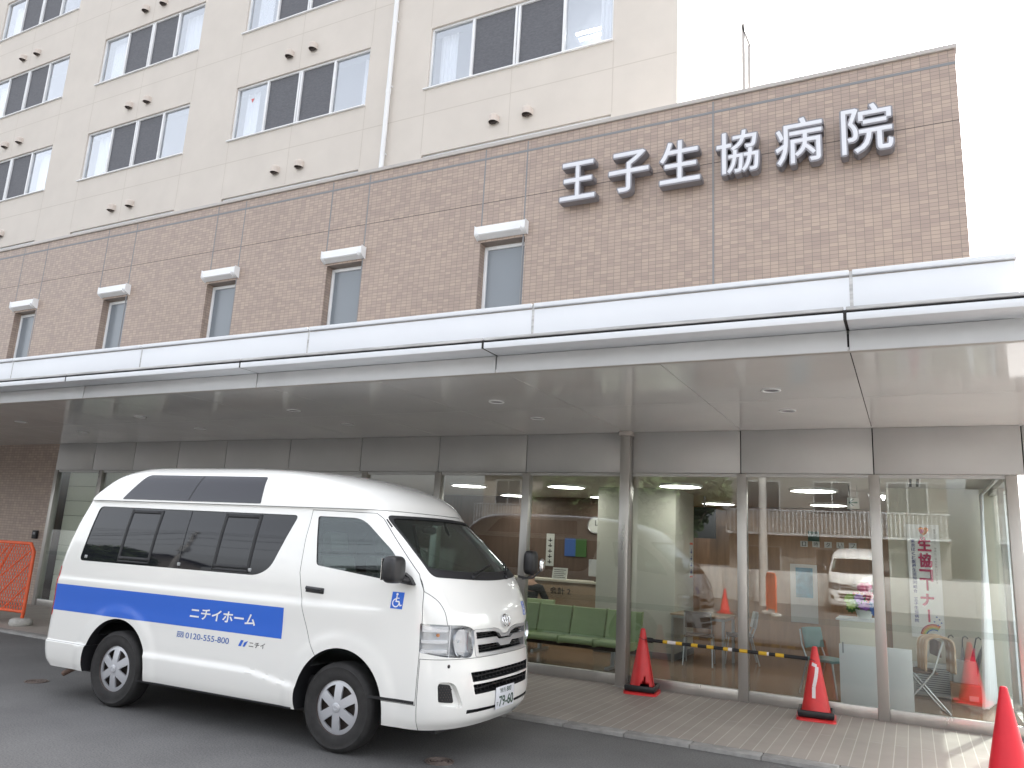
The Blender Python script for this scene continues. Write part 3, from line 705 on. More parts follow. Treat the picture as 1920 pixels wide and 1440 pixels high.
# table and pipe chairs beside the pillar
t = thing('writing_table', 'wood topped writing table on steel legs beside the lobby pillar', 'table', (-2.95,12.55,F))
p = MB(); p.box((-.42,-.40,.70),(.42,.40,.73)); p.build('tabletop', M['wood'], t, bevel=.006)
p = MB(); p.box((-.40,-.38,.66),(.40,.38,.699)); p.build('apron', M['steel'], t)
for sx_ in (-1,1):
    for sy in (-1,1):
        p = MB(); p.box((sx_*.385-.02,sy*.365-.02,0),(sx_*.385+.02,sy*.365+.02,.66)); p.build('leg', M['steel'], t)
def pipe_chair(label, xx, yy, rz, seatm, backm, grp='pipe chairs in the lobby'):
    t = thing('pipe_chair', label, 'chair', (xx,yy,F), rz, group=grp)
    p = MB(); p.box((-.21,-.2,.42),(.21,.2,.455)); p.build('seat', seatm, t, bevel=.014, seg=3)
    p = MB(); p.grid(lambda u,v: (-.2+.4*u, .22+.05*v-.10*(u-.5)**2*4*.5, .56+.24*v), 8, 5); p.grid(lambda u,v: (-.2+.4*u, .235+.05*v-.10*(u-.5)**2*4*.5, .56+.24*v), 8, 5); p.build('backrest', backm, t, smooth=60)
    for sx_ in (-1,1):
        p = MB(); p.tube([(sx_*.2,-.18,.42),(sx_*.215,-.24,.02)],.011); p.build('leg', M['steel'], t, smooth=50)
        p = MB(); p.tube([(sx_*.2,.16,.42),(sx_*.215,.27,.0+.02)],.011); p.tube([(sx_*.2,.16,.42),(sx_*.2,.23,.60),(sx_*.19,.26,.78)],.011); p.build('leg', M['steel'], t, smooth=50)
    return t
pipe_chair('dark seated pipe chair pushed under the writing table', -2.92, 12.15, 0.15+PI, M['indark'], M['indark'])
pipe_chair('pipe chair at the right end of the writing table', -2.45, 12.85, -1.3, M['indark'], M['lgrey'])
pipe_chair('teal chair beside the white reception desk', -.98, 10.75, PI*.35, M['teal'], M['teal'])

# white desk boards, flowers
t = thing('reception_desk', 'white boarded reception desk with a lower wing', 'desk', (-.6,10.15,F))
p = MB(); p.box((-.20,-.03,0),(.21,.0,.70)); p.build('front_board', M['lgrey'], t, bevel=.004)
p = MB(); p.box((-.19,.005,.68),(.19,.5,.96)); p.build('upper_board', M['inwall'], t, bevel=.004)
p = MB(); p.box((-.23,.0,.962),(.22,.55,.985)); p.build('desk_top', M['lgrey'], t, bevel=.004)
p = MB(); p.box((.255,.03,0),(.555,.06,.70)); p.build('wing_board', M['lgrey'], t, bevel=.004)
p = MB(); p.box((-.165,-.04,.60),(-.15,-.031,.72)); p.build('clip', M['joint'], t)
t = thing('flower_basket', 'basket of pink, violet and green flowers on the white reception desk', 'flowers', (-.53,10.42,F+.986))
p = MB(); p.lathe([(.001,0),(.07,0),(.10,.10),(.092,.10),(.06,.01),(.001,.01)], n=20); p.build('basket', M['paper'], t, smooth=40)
r_ = random.Random(5)
def bloom(m, n, rr, ctr, spread):
    p = MB()
    for k in range(n):
        a = r_.random()*2*PI; q = spread*math.sqrt(r_.random()); c = (ctr[0]+q*math.cos(a), ctr[1]+q*math.sin(a)*.7-.03, ctr[2]+r_.uniform(-.05,.06))
        for j in range(9):
            b_ = j*2*PI/9; d = Vector((math.cos(b_), -.4+r_.uniform(-.3,.3), math.sin(b_)))
            e1 = Vector(c); e2 = e1+d*rr; sd = Vector((-math.sin(b_),0,math.cos(b_)))*rr*.3
            p.quad(tuple(e1), tuple(e1+d*rr*.6+sd), tuple(e2), tuple(e1+d*rr*.6-sd))
    return p
bloom(M, 8, .06, (.02,-.02,.20), .11).build('violet_bloom', M['flowerv'], t, fixn=False)
bloom(M, 9, .062, (-.10,-.02,.19), .09).build('green_bloom', M['flowery'], t, fixn=False)
bloom(M, 6, .05, (.11,-.02,.22), .08).build('crimson_bloom', M['pink'], t, fixn=False)
bloom(M, 5, .045, (.12,-.03,.13), .07).build('blue_bloom', M['bluetxt'], t, fixn=False)
bloom(M, 16, .065, (0,.03,.15), .15).build('foliage', M['flowerg'], t, fixn=False)
p = MB()
for c in ((-.02,.02,.36,.055),(.045,.03,.37,.05),(.0,.05,.30,.05)): p.ball(c[:3], c[3], 14, 9)
p.build('pink_balloon', M['flowerp'], t, smooth=60)
p = MB(); p.box((-.12,-.02,.235),(.0,-.012,.30)); p.build('red_card', M['red'], t)

# alcove: banner, heater, chair with blanket, umbrellas, carton, curtain
t = thing('vertical_banner', 'tall white banner with large crimson characters on the alcove wall', 'banner', (-.04,11.84,.755))
p = MB(); p.grid(lambda u,v: (.385*u-.0, -.004-.012*math.sin(u*3+v*2), 1.46*v), 8, 14); p.build('cloth', M['white'], t, smooth=60)
zc = 1.235
for ch, h in zip('生協コ', (.18,.18,.15)):
    facing(fatten(text_fit(ch, .150, h-.006), .007), 'large_character', M['pink'], t, .13, -.022, zc-h+.06); zc -= h+.03
p = MB(); p.box((.20,-.024,.60),(.225,-.021,.75)); p.box((.20,-.024,.20),(.225,-.021,.36)); p.build('long_stroke', M['pink'], t)
facing(fatten(text_fit('ナ', .145, .145), .008), 'large_character', M['pink'], t, .13, -.022, .41)
zc = 1.26
for ch in '東京ほくと医療生活協同組合 王子生協病院':
    if ch != ' ': facing(text_fit(ch, .048, .046, off=.012), 'small_character', M['navy'], t, .045, -.022, zc-.046)
    zc -= .054
zc = 1.40
for ch in '医療生協加入・増資にご協力お願いいたします':
    if ch != '・': facing(text_fit(ch, .026, .025), 'small_character', M['joint'], t, .315, -.020, zc-.025)
    zc -= .034
p = MB(); 
def disc2(mb, cx, cz, rx, rz_, y, n=20): mb.add([(cx+rx*math.cos(2*PI*k/n), y, cz+rz_*math.sin(2*PI*k/n)) for k in range(n)], [tuple(range(n))])
facing(text_fit('♥', .12, .11), 'heart_mark', M['amber'], t, .14, -.022, 1.315)
disc2(p, .18, 1.375, .026, .024, -.025); disc2(p, .175, 1.355, .018, .02, -.026); p.build('heart_dots', M['pink'], t)
for k, m in enumerate((M['red'],M['amber'],M['yellow'],M['flowery'],M['bluetxt'])):
    p = MB(); r1, r0 = .16-.016*k, .146-.016*k; n = 12
    for j in range(n):
        a0, a1 = PI*.95-PI*.62*j/n, PI*.95-PI*.62*(j+1)/n
        p.quad(*[(.26+r*math.cos(a), -.021, .02+r*math.sin(a)) for r,a in ((r0,a0),(r1,a0),(r1,a1),(r0,a1))])
    p.build('rainbow_band', m, t)
p = MB()
for cx, cz in ((.27,.21),(.31,.17),(.33,.24),(.30,.27),(.35,.20)): disc2(p, cx, cz, .011, .009, -.022, 8)
p.build('bird_marks', M['bluetxt'], t)
t = thing('convector_heater', 'low grey heater grille below the banner', 'heater', (.17,11.78,F))
p = MB(); p.box((-.22,-.06,.03),(.22,.06,.42)); p.build('case', M['lgrey'], t, bevel=.008)
p = MB()
for k in range(12): p.box((-.19,-.066,.07+.026*k),(.19,-.061,.08+.026*k))
p.build('grille', M['joint'], t)
t = thing('folding_chair', 'steel folding chair standing in the alcove under a plaid blanket', 'folding chair', (.02,10.62,F), rz=-1.35)
for sx_ in (-1,1):
    p = MB(); p.tube([(sx_*.2,-.26,.012),(sx_*.2,.10,.45),(sx_*.2,.22,.80)],.011); p.build('leg', M['steel'], t, smooth=50)
    p = MB(); p.tube([(sx_*.18,.26,.012),(sx_*.18,-.12,.45)],.011); p.build('leg', M['steel'], t, smooth=50)
p = MB(); p.tube([(-.2,-.26,.012),(.2,-.26,.012)],.010); p.tube([(-.18,.26,.012),(.18,.26,.012)],.010); p.build('foot_bar', M['steel'], t, smooth=50)
p = MB(); p.box((-.19,-.17,.43),(.19,.16,.455)); p.build('seat', M['indark'], t, bevel=.01)
p = MB(); p.box((-.2,.17,.62),(.2,.20,.80)); p.build('backrest', M['indark'], t, bevel=.01)
t = thing('blanket', 'brown plaid blanket draped over the folding chair back', 'blanket', (.02,10.62,F), rz=-1.35)
def bl(u, v):
    s_ = (v-.5)*.9; z = .83-abs(s_)*1.0 if abs(s_) > .06 else .83-.06-(.06-abs(s_))*.0+.03*math.cos(s_/.06*PI/2)-.03
    z = .85 - (.10*(1-math.cos(min(1, abs(s_)/.22)*PI/2)) + max(0, abs(s_)-.16)*1.05)
    y = .19 + .155*math.sin(max(-1, min(1, s_/.22))*PI/2) + .012*math.sin(u*14+s_*4)
    return (-.17+.34*u+.02*s_, y, z+.008*math.sin(u*9))
p = MB(); p.grid(bl, 14, 40); 
bo = p.build('blanket_cloth', M['plaid'], t, smooth=80)
md = bo.modifiers.new('thickness', 'SOLIDIFY'); md.thickness = .02
t = thing('umbrella_stand', 'grey umbrella stand in the alcove corner', 'umbrella stand', (.53,11.68,F))
p = MB(); p.box((-.13,-.1,0),(.13,.1,.50)); p.box((-.115,-.085,.46),(.115,.085,.505)); p.build('case', M['lgrey'], t, bevel=.006)
for k, (dx, lean, m, lab) in enumerate(((-.09,-.10,M['iron'],'grey umbrella with a hooked handle in the stand'),(-.02,.02,M['joint'],'pale grey umbrella in the middle of the stand'),(.06,.10,M['pink'],'crimson umbrella in the stand'),(.10,.16,M['black'],'black umbrella leaning at the right of the stand'))):
    t = thing('umbrella', lab, 'umbrella', (.53+dx,11.66,F+.30), group='umbrellas in the stand')
    d = lean
    p = MB(); p.tube([(0,0,0),(d*.35,0,.22),(d*.6,0,.36)],[.03,.028,.012],n=10); p.build('folded_cloth', m, t, smooth=60)
    p = MB(); p.tube([(d*.6,0,.36),(d*.75,0,.44),(d*.75+.01,0,.48),(d*.75+.04,0,.50),(d*.75+.065,0,.47)],.008,n=8); p.build('handle', M['black'], t, smooth=60)
t = thing('carton', 'brown cardboard carton on the alcove floor', 'carton', (.52,11.55,F))
p = MB(); p.box((-.16,-.14,0),(.16,.14,.24)); p.build('box', M['card'], t, bevel=.004)
p = MB(); p.box((.03,-.143,.06),(.13,-.141,.12)); p.build('label', M['paper'], t)
p = MB(); p.box((-.162,-.03,.2405),(.162,.03,.242)); p.build('packing_tape', M['wood'], t)
t = thing('curtain', 'white sheer curtain hanging at the glass corner of the alcove', 'curtain', (.86,11.2,F))
p = MB()
p.grid(lambda u,v: (-.02-.10*(1-v)*(u)+.035*math.sin(u*44)*(.5+.5*(1-v))-.12*u*(1-v)*.5, .55-.75*u*(.35+.65*(1-v)**1.0)-.05, 2.52*v+.05), 60, 14)
p.build('cloth', M['curtain'], t, smooth=80)
p = MB(); p.cyl((0,-1.5,2.59),(0,.62,2.59),.018); p.build('rail', M['alu'], t)
t = thing('ceiling_diffuser', 'pair of dark slots of an air diffuser in the alcove ceiling', 'air vent', (.08,10.8,2.70))
p = MB(); p.box((-.06,-.75,-.008),(-.03,.75,-.001)); p.box((.02,-.75,-.008),(.05,.75,-.001)); p.build('slot', M['black'], t)
p = MB(); p.box((-.08,-.78,-.004),(-.061,.78,-.0005)); p.box((-.029,-.78,-.004),(.019,.78,-.0005)); p.box((.051,-.78,-.004),(.07,.78,-.0005)); p.build('frame', M['alu'], t)
t = thing('alcove_light', 'small twin tube ceiling light left of the alcove', 'ceiling lamp', (-.40,13.0,2.70))
p = MB(); p.box((-.14,-.3,-.03),(.14,.3,0)); p.build('case', M['alu'], t)
p = MB(); p.cyl((-.06,-.28,-.045),(-.06,.28,-.045),.016,n=8); p.cyl((.06,-.28,-.045),(.06,.28,-.045),.016,n=8); p.build('tube', M['tube'], t)
# ------------------------------------------------------------------ the white van (local axes: x forward, y left, z up)
van = thing('passenger_van', 'white high-roof welfare van with a blue side stripe parked at the kerb', 'van', (-5.352,5.87,0), rad(1.386))
def pchip(xs, ys):
    xs = np.array(xs, float); ys = np.array(ys, float); h = np.diff(xs); d = np.diff(ys)/h; m = np.zeros(len(xs))
    m[0], m[-1] = d[0], d[-1]
    for i in range(1, len(xs)-1):
        if d[i-1]*d[i] > 0:
            w1, w2 = 2*h[i]+h[i-1], h[i]+2*h[i-1]; m[i] = (w1+w2)/(w1/d[i-1]+w2/d[i])
    def f(x):
        x = min(max(x, xs[0]), xs[-1]); i = int(min(np.searchsorted(xs, x, 'right')-1, len(xs)-2)); i = max(i, 0)
        t = (x-xs[i])/h[i]
        return float((2*t**3-3*t**2+1)*ys[i]+(t**3-2*t**2+t)*h[i]*m[i]+(-2*t**3+3*t**2)*ys[i+1]+(t**3-t**2)*h[i]*m[i+1])
    return f
ZB, ZT = .27, 2.247
f_w  = pchip([.27,.34,.45,.62,1.0,1.09,1.2,1.34,1.6,1.84,1.87,2.0,2.08,2.14,2.19,2.225,2.247],[.815,.835,.845,.8475,.8475,.847,.843,.832,.795,.750,.748,.708,.672,.628,.560,.47,.30])
f_xf = pchip([.27,.34,.45,.62,.78,.86,1.0,1.06,1.12,1.2,1.34,1.6,1.84,1.87,1.95,2.03,2.10,2.16,2.21,2.235,2.247],[2.285,2.335,2.35,2.345,2.325,2.318,2.312,2.302,2.285,2.248,2.163,1.885,1.605,1.575,1.52,1.415,1.25,1.02,.66,.28,-.15])
f_D  = pchip([.27,.62,1.0,1.2,1.34,1.84,2.05,2.15,2.247],[.40,.40,.40,.36,.30,.28,.40,.60,.85])
f_xr = pchip([.27,.34,.5,1.0,1.25,1.5,1.87,2.0,2.1,2.17,2.22,2.247],[-2.30,-2.355,-2.385,-2.38,-2.36,-2.315,-2.215,-2.13,-2.05,-1.96,-1.85,-1.65])
f_Dr = pchip([.27,1.0,1.87,2.1,2.247],[.16,.17,.22,.35,.6])
NE = 2.55
def ss(a, c, x):
    t = min(max((x-a)/(c-a), 0), 1); return t*t*(3-2*t)
AX = 1.285; AZ = .355; AR = .425
def disp(x, z):
    d = 0.0
    if z < 1.87:
        fx = 1-ss(1.55, 1.85, x)
        d += fx*(.010*ss(1.112,1.085,z)*ss(.86,1.06,z))
        for cx in (-AX+.02, AX+.02):
            r = math.hypot(x-cx, z-AZ); d += .011*(1-ss(.48,.575,r))*(1-ss(1.85,2.0,x))
        if -1.30 < x < 1.2:
            zs = .518-.07*ss(.25,.95,x); d += .017*ss(zs+.008,zs-.016,z)*(1-ss(.80,1.0,x))
    if x < -1.5: d += .014*ss(.512,.494,z)
    if z > 1.865: d += .007
    return d
def half(x, z):
    w, xf, D, xr, Dr = f_w(z), f_xf(z), f_D(z), f_xr(z), f_Dr(z)
    if x > xf-D: k = min((x-xf+D)/D, .9999); h = w*(1-k**NE)**(1/NE)
    elif x < xr+Dr: k = min((xr+Dr-x)/Dr, .9999); h = w*(1-k**NE)**(1/NE)
    else: h = w
    return h+disp(x, z)
def front(y, z):
    w, xf, D = f_w(z), f_xf(z), f_D(z); k = min(abs(y)/w, .9999)
    return xf-D+D*(1-k**NE)**(1/NE)
def body_mesh(off=0.0, zs=None, NS=168, NF=26, NR=12, zlo=ZB, zhi=ZT, xlo=None, xhi=None, feat=True):
    mb = MB(); n = None
    for z in zs:
        w, xf, D, xr, Dr = f_w(z), f_xf(z), f_D(z), f_xr(z), f_Dr(z)
        ring = []
        for i in range(NF):
            t = PI/2*i/NF; ring.append((xf-D+D*max(math.cos(t),0)**(2/NE), w*math.sin(t)**(2/NE)))
        for i in range(NS): ring.append((xf-D+(xr+Dr-xf+D)*i/NS, w))
        for i in range(NR+1):
            t = PI/2*i/NR; ring.append((xr+Dr-Dr*math.sin(t)**(2/NE), w*max(math.cos(t),0)**(2/NE)))
        R = []
        for x, y in ring:
            d = disp(x, z)*min(1, y/(w*.9)) if feat else 0
            R.append((x, y+d))
        full = [(x,-y) for x,y in R] + [(x,y) for x,y in R[-2:0:-1]]
        if off:
            q = []; m = len(full)
            for i in range(m):
                a = full[i-1]; c = full[(i+1) % m]; tx, ty = c[0]-a[0], c[1]-a[1]; l = math.hypot(tx,ty) or 1
                q.append((full[i][0]-ty/l*off, full[i][1]+tx/l*off))
            full = q
        if n is None: n = len(full)
        mb.v += [(x,y,z) for x,y in full]
    nz = len(zs)
    for j in range(nz-1):
        for i in range(n):
            k = (i+1) % n; mb.f.append((j*n+i, j*n+k, (j+1)*n+k, (j+1)*n+i)); mb.m.append(0)
    mb.f.append(tuple(range(n-1,-1,-1))); mb.f.append(tuple(range((nz-1)*n, nz*n))); mb.m += [0,0]
    return mb
def temp(mb, m, smooth=True):
    o = mb.build('tool', m, None, smooth=None)
    return o
def bool_(o, cutter, op, keep=False):
    md = o.modifiers.new('b', 'BOOLEAN'); md.operation = op; md.solver = 'EXACT'; md.object = cutter
    try: md.material_mode = 'TRANSFER'
    except Exception: pass
    dg = bpy.context.evaluated_depsgraph_get(); me = bpy.data.meshes.new_from_object(o.evaluated_get(dg))
    o.modifiers.clear(); o.data = me
    if not keep: bpy.data.objects.remove(cutter)
    return o
def cutx(o, mb, op, m=None): return bool_(o, temp(mb, m or M['black']), op)
def clone(o, name='tool'):
    c = bpy.data.objects.new(name, o.data.copy()); COL.objects.link(c); return c
def finish(o, name, parent, ang=32):
    o.name = name; o.data.name = name; o.parent = parent
    o.data.shade_smooth(); o.data.set_sharp_from_angle(angle=rad(ang)); return o
def lv(lo, hi, st): 
    n = max(2, int(round((hi-lo)/st))+1); return list(np.linspace(lo, hi, n))
zs = sorted(set(np.round(lv(ZB,1.86,.0225)+[.285,.30,1.866,1.87]+lv(1.885,2.247,.016)+[2.232,2.241],4)))
outer = temp(body_mesh(0, zs), M['paint'])
inner = temp(body_mesh(-.06, lv(.60,2.17,.06), NS=30, NF=12, NR=6, feat=False), M['carint'])
bool_(outer, inner, 'DIFFERENCE')
# wheel wells
for cx in (-AX+.02, AX+.02):
    for s_ in (-1,1):
        c = MB(); c.cyl((cx,s_*.50,AZ),(cx,s_*1.1,AZ),AR,n=72); c.box((cx-.40,min(s_*.5,s_*1.1),.0),(cx+.40,max(s_*.5,s_*1.1),AZ-.1)) if False else None
        cutx(outer, c, 'DIFFERENCE', M['black'])
def rp(poly, r=.04, n=5):
    """round the corners of a polygon; entries may be (u,w) or (u,w,r)"""
    out = []; m = len(poly)
    for i in range(m):
        p = Vector(poly[i][:2]); a = Vector(poly[i-1][:2]); c = Vector(poly[(i+1)%m][:2]); R = poly[i][2] if len(poly[i]) > 2 else r
        u = (a-p); v = (c-p); R = min(R, u.length*.48, v.length*.48); u.normalize(); v.normalize()
        for k in range(n+1):
            t = k/n; q = p+u*R*(1-t)**2+v*R*t**2; out.append((q.x,q.y))
    return out
def grow(poly, d):
    m = len(poly); A = sum(poly[i-1][0]*poly[i][1]-poly[i][0]*poly[i-1][1] for i in range(m)); s_ = 1 if A > 0 else -1; out = []
    for i in range(m):
        a = Vector(poly[i-1]); p = Vector(poly[i]); c = Vector(poly[(i+1)%m]); e1 = (p-a); e2 = (c-p)
        if e1.length < 1e-6 or e2.length < 1e-6: continue
        e1.normalize(); e2.normalize()
        n1 = Vector((e1.y,-e1.x))*s_; n2 = Vector((e2.y,-e2.x))*s_; q = (n1+n2); q.normalize(); k = d/max(.4, q.dot(n1)); out.append((p.x+q.x*k, p.y+q.y*k))
    return out
W_REAR = rp([(-1.975,1.275,.05),(.33,1.275,.10),(.47,1.345,.12),(.655,1.80,.045),(-1.905,1.81,.06)])
W_DOOR = rp([(.955,1.398,.03),(1.87,1.305,.03),(1.715,1.525,.10),(1.335,1.795,.10),(.865,1.80,.03)])
W_SHIELD = rp([(-.735,1.372,.05),(0,1.338,.3),(.735,1.372,.05),(.672,1.828,.05),(0,1.842,.3),(-.672,1.828,.05)])
glass_shell = {}
def shell(o_out, o_in, zlo=1.15, zhi=1.9, st=.022, NS=168, NF=26):
    a = temp(body_mesh(o_out, lv(zlo,zhi,st), NS=NS, NF=NF), M['black']); c = temp(body_mesh(o_in, lv(zlo-.02,zhi+.02,st), NS=NS, NF=NF), M['black'])
    bool_(a, c, 'DIFFERENCE'); return a
sh_glass = shell(-.007, -.012)
sh_seal = shell(.0015, -.014)
def side_prism(poly, s_, a=.35, c=1.1):
    m = MB(); m.prism(poly, 'y', *((-c,-a) if s_ < 0 else (a,c))); return m
def part_from(sh, mb, name, m, parent, ang=40):
    o = clone(sh); cutx(o, mb, 'INTERSECT'); o.data.materials.clear(); o.data.materials.append(m)
    o.data.polygons.foreach_set('material_index', [0]*len(o.data.polygons))
    return finish(o, name, parent, ang)
for s_ in (-1,1):
    cutx(outer, side_prism(W_REAR, s_), 'DIFFERENCE', M['black'])
    cutx(outer, side_prism(W_DOOR, s_), 'DIFFERENCE', M['black'])
p = MB(); p.prism(W_SHIELD, 'x', 1.1, 2.45); cutx(outer, p, 'DIFFERENCE', M['black'])
# panels that come off the body
def split(poly_mb, grown_mb, name, parent=None):
    o = clone(outer, name); cutx(o, poly_mb, 'INTERSECT', M['carint']); cutx(outer, grown_mb, 'DIFFERENCE', M['black']); return o
# high roof
p = MB(); p.box((-3,-1.2,1.871),(3,1.2,3)); g = MB(); g.box((-3,-1.2,1.8665),(3,1.2,3))
high_roof = split(p, g, 'high_roof')
# headlamps (cut along the diagonal), grille, bumpers, door
def diag(poly, s_, t0, t1):
    """prism whose outline is in (s,z), s running along the corner, cut in along the diagonal"""
    q = 1/math.sqrt(2); m = MB(); n = len(poly)
    def P(s0, z, t): return (q*(s0+t), s_*q*(t-s0) if False else s_*q*(t-s0), z)
    m.add([P(u,w,t0) for u,w in poly]+[P(u,w,t1) for u,w in poly], [tuple(range(n)), tuple(range(2*n-1,n-1,-1))]+[(i,(i+1)%n,n+(i+1)%n,n+i) for i in range(n)]); return m
# s = (x - |y|)/sqrt2 , t = (x + |y|)/sqrt2
LAMP = rp([(.832,.822,.012),(1.02,.792,.03),(1.272,.775,.055),(1.288,.985,.075),(1.18,1.018,.04),(.826,1.030,.012)])
for s_ in (-1,1): cutx(outer, diag(LAMP, s_, 1.76, 2.6), 'DIFFERENCE', M['lampsilver'])
GR = rp([(-.482,.985,.03),(-.19,.985,.03),(-.085,.965,.03),(-.045,.93,.03),(.045,.93,.03),(.085,.965,.03),(.19,.985,.03),(.482,.985,.03),(.455,.80,.03),(.445,.778,.02),(-.445,.778,.02),(-.455,.80,.03)], n=3)
p = MB(); p.prism(GR, 'x', 2.20, 2.6); cutx(outer, p, 'DIFFERENCE', M['black'])
def box_split(a, c, gap, name):
    p = MB(); p.box(a, c); g = MB(); g.box([v-gap for v in a], [v+gap for v in c]); return split(p, g, name)
# driver's door
DOOR = [(.885,1.04),(.985,.80),(1.12,.62),(1.40,.45),(2.012,.45),(2.018,1.05),(2.0,1.27),(1.94,1.385),(1.50,1.80),(1.44,1.838),(.80,1.846),(.79,1.60),(.80,1.33)]
door = split(side_prism(DOOR, -1, .30), side_prism(grow(DOOR,.0045), -1, .30), 'driver_door')
fb = box_split((2.028,-1.2,0), (2.7,1.2,.772), .004, 'front_bumper')
# side lobe of the bumper below the headlamp (up to the lamp)
rb = box_split((-3,-1.2,0), (-1.62,1.2,.502), .003, 'rear_bumper')
sh_f = shell(.02, -.034, .36, .70, .02, NS=120)
for pm in (0,): sh_f.data.materials[0] = M['paint']
p = MB(); p.prism(rp([(-.512,.672),(.512,.672),(.49,.60),(-.49,.60)],.012), 'x', 2.22, 2.6); cutx(fb, p, 'DIFFERENCE', M['black'])
p = MB(); p.prism(rp([(-.486,.582),(.486,.582),(.462,.508),(-.462,.508)],.012), 'x', 2.22, 2.6); cutx(fb, p, 'DIFFERENCE', M['black'])
for s_ in (-1,1):
    p = MB(); p.prism([(s_*u,w) for u,w in rp([(.778,.622),(.665,.610),(.575,.425),(.768,.452)],.045)], 'x', 1.8, 2.6)
    c = clone(sh_f); cutx(c, p, 'INTERSECT', M['paint']); bool_(fb, c, 'DIFFERENCE')
    p = MB(); p.prism([(s_*u,w) for u,w in rp([(-.02+.56,.405),(.10,.395),(.10,.376),(-.02+.56,.378)],.006)], 'x', 2.27, 2.6); cutx(fb, p, 'DIFFERENCE', M['black'])
finish(high_roof, 'high_roof', van); finish(rb, 'rear_bumper', van); finish(fb, 'front_bumper', van); finish(outer, 'body', van); finish(door, 'driver_door', van)
# tidy paint slots: roof a slightly different white
# ---- glazing
for s_ in (-1,1):
    o = part_from(sh_glass, side_prism(grow(W_REAR,.012), s_), 'side_window', M['privacy'], van)
    if s_ < 0: sidew = o
    part_from(sh_glass, side_prism(grow(W_DOOR,.012), s_), 'door_window', M['doorglass'], door if s_ < 0 else van)
    r = MB(); n = len(W_DOOR); a = grow(W_DOOR,.004); c = grow(W_DOOR,-.016)
    o = clone(sh_seal); cutx(o, side_prism(a, s_), 'INTERSECT'); cutx(o, side_prism(c, s_), 'DIFFERENCE'); o.data.materials.clear(); o.data.materials.append(M['black'])
    o.data.polygons.foreach_set('material_index', [0]*len(o.data.polygons)); finish(o, 'window_seal', door if s_ < 0 else van)
p = MB(); p.prism(grow(W_SHIELD,.012), 'x', 1.1, 2.45); ws = part_from(sh_glass, p, 'windscreen', M['clearglass'], van)
o = clone(sh_seal); p = MB(); p.prism(grow(W_SHIELD,.004), 'x', 1.1, 2.45); cutx(o, p, 'INTERSECT')
p = MB(); p.prism(rp([(-.715,1.425,.05),(0,1.40,.3),(.715,1.425,.05),(.655,1.808,.05),(0,1.82,.3),(-.655,1.808,.05)]), 'x', 1.1, 2.45); cutx(o, p, 'DIFFERENCE')
o.data.materials.clear(); o.data.materials.append(M['black']); o.data.polygons.foreach_set('material_index', [0]*len(o.data.polygons)); finish(o, 'windscreen_seal', van)
sh_roof = shell(.0035, -.03, 1.86, 2.19, .016)
RW = rp([(-1.60,1.888,.02),(.205,1.888,.02),(.155,2.135,.03),(-1.40,2.14,.05)])
for s_ in (-1,1): 
    o = part_from(sh_roof, side_prism(RW, s_), 'roof_window', M['roofglass'], high_roof)
bpy.data.objects.remove(sh_roof)
# conforming patches on the side
def side_patch(x0, x1, z0, z1, off, s_=-1, nx=24, nz=8, mb=None, mi=0, sl=0):
    mb = mb or MB(); mb.grid(lambda u,v: (x0+(x1-x0)*u+sl*v, s_*(half(x0+(x1-x0)*u+sl*v, z0+(z1-z0)*v)+off), z0+(z1-z0)*v), nx, nz, mi); return mb
# sliding sash frames in the side window
for xa,xb in ((-1.43,-1.02),(-.19,.215)):
    p = MB()
    for xx in (xa,xb): side_patch(xx-.016, xx+.016, 1.29, 1.79, -.003, nx=2, nz=10, mb=p, sl=.015)
    side_patch(xa,xb,1.755,1.785,-.003,nx=6,nz=2,mb=p); side_patch(xa,xb,1.315,1.345,-.003,nx=6,nz=2,mb=p); side_patch(xa,xb,1.29,1.308,-.0025,nx=6,nz=2,mb=p)
    o = p.build('sash_frame', M['black'], sidew, smooth=60, fixn=False); md = o.modifiers.new('t','SOLIDIFY'); md.thickness = .004; md.offset = -1
p = MB(); side_patch(-.63,-.622,1.28,1.80,-.004,nx=1,nz=10,mb=p); p.build('pane_joint', M['blackpl'], sidew, fixn=False)
p = MB(); pass
for xl in (-1.90,-.62,.24):
    p = MB(); p.box((xl-.018,-.834,1.30),(xl+.018,-.820,1.33)); p.build('latch', M['galv'], sidew, bevel=.005)
p = MB(); n = 10
p.grid(lambda u,v: (-.70+.012*u+.06*v, -(half(-.70+.06*v, 1.895+.235*v)+.0045), 1.895+.235*v), 1, 10); p.build('divider_line', M['black'], high_roof, fixn=False)
# ---- blue stripe and lettering
side_patch(-2.345, .69, .790, 1.038, .0012, nx=160, nz=14).build('blue_stripe', M['blue'], van, smooth=80, fixn=False)
def side_text(me, name, m, x, z, off, parent=van, shear=0, sub=0):
    if sub:
        bm = bmesh.new(); bm.from_mesh(me); bmesh.ops.subdivide_edges(bm, edges=bm.edges, cuts=sub, use_grid_fill=True); bm.to_mesh(me); bm.free()
    map_mesh(me, lambda c: Vector((x+c.x+shear*c.y, -(half(x+c.x, z+c.y)+off), z+c.y)))
    me.materials.clear(); me.materials.append(m); return link(name, me, parent)
side_text(text_fit('ニチイホーム', .765, .095, off=.022), 'name_lettering', M['white'], -.372, .864, .0035, shear=.12)
side_text(text_fit('0120-555-800', .515, .05, off=.008), 'phone_lettering', M['bluetxt'], -.392, .692, .002)
side_text(text_fit('ニチイ', .175, .045, off=.004), 'logo_lettering', M['black'], .350, .692, .002)
def mark(polys, m, name, x, z, parent=van, off=.002, fn=None):
    mb = MB()
    for q in polys: mb.add([(x+u, -(half(x+u, z+w_)+off), z+w_) for u,w_ in q], [tuple(range(len(q)))])
    return mb.build(name, m, parent, fixn=False)
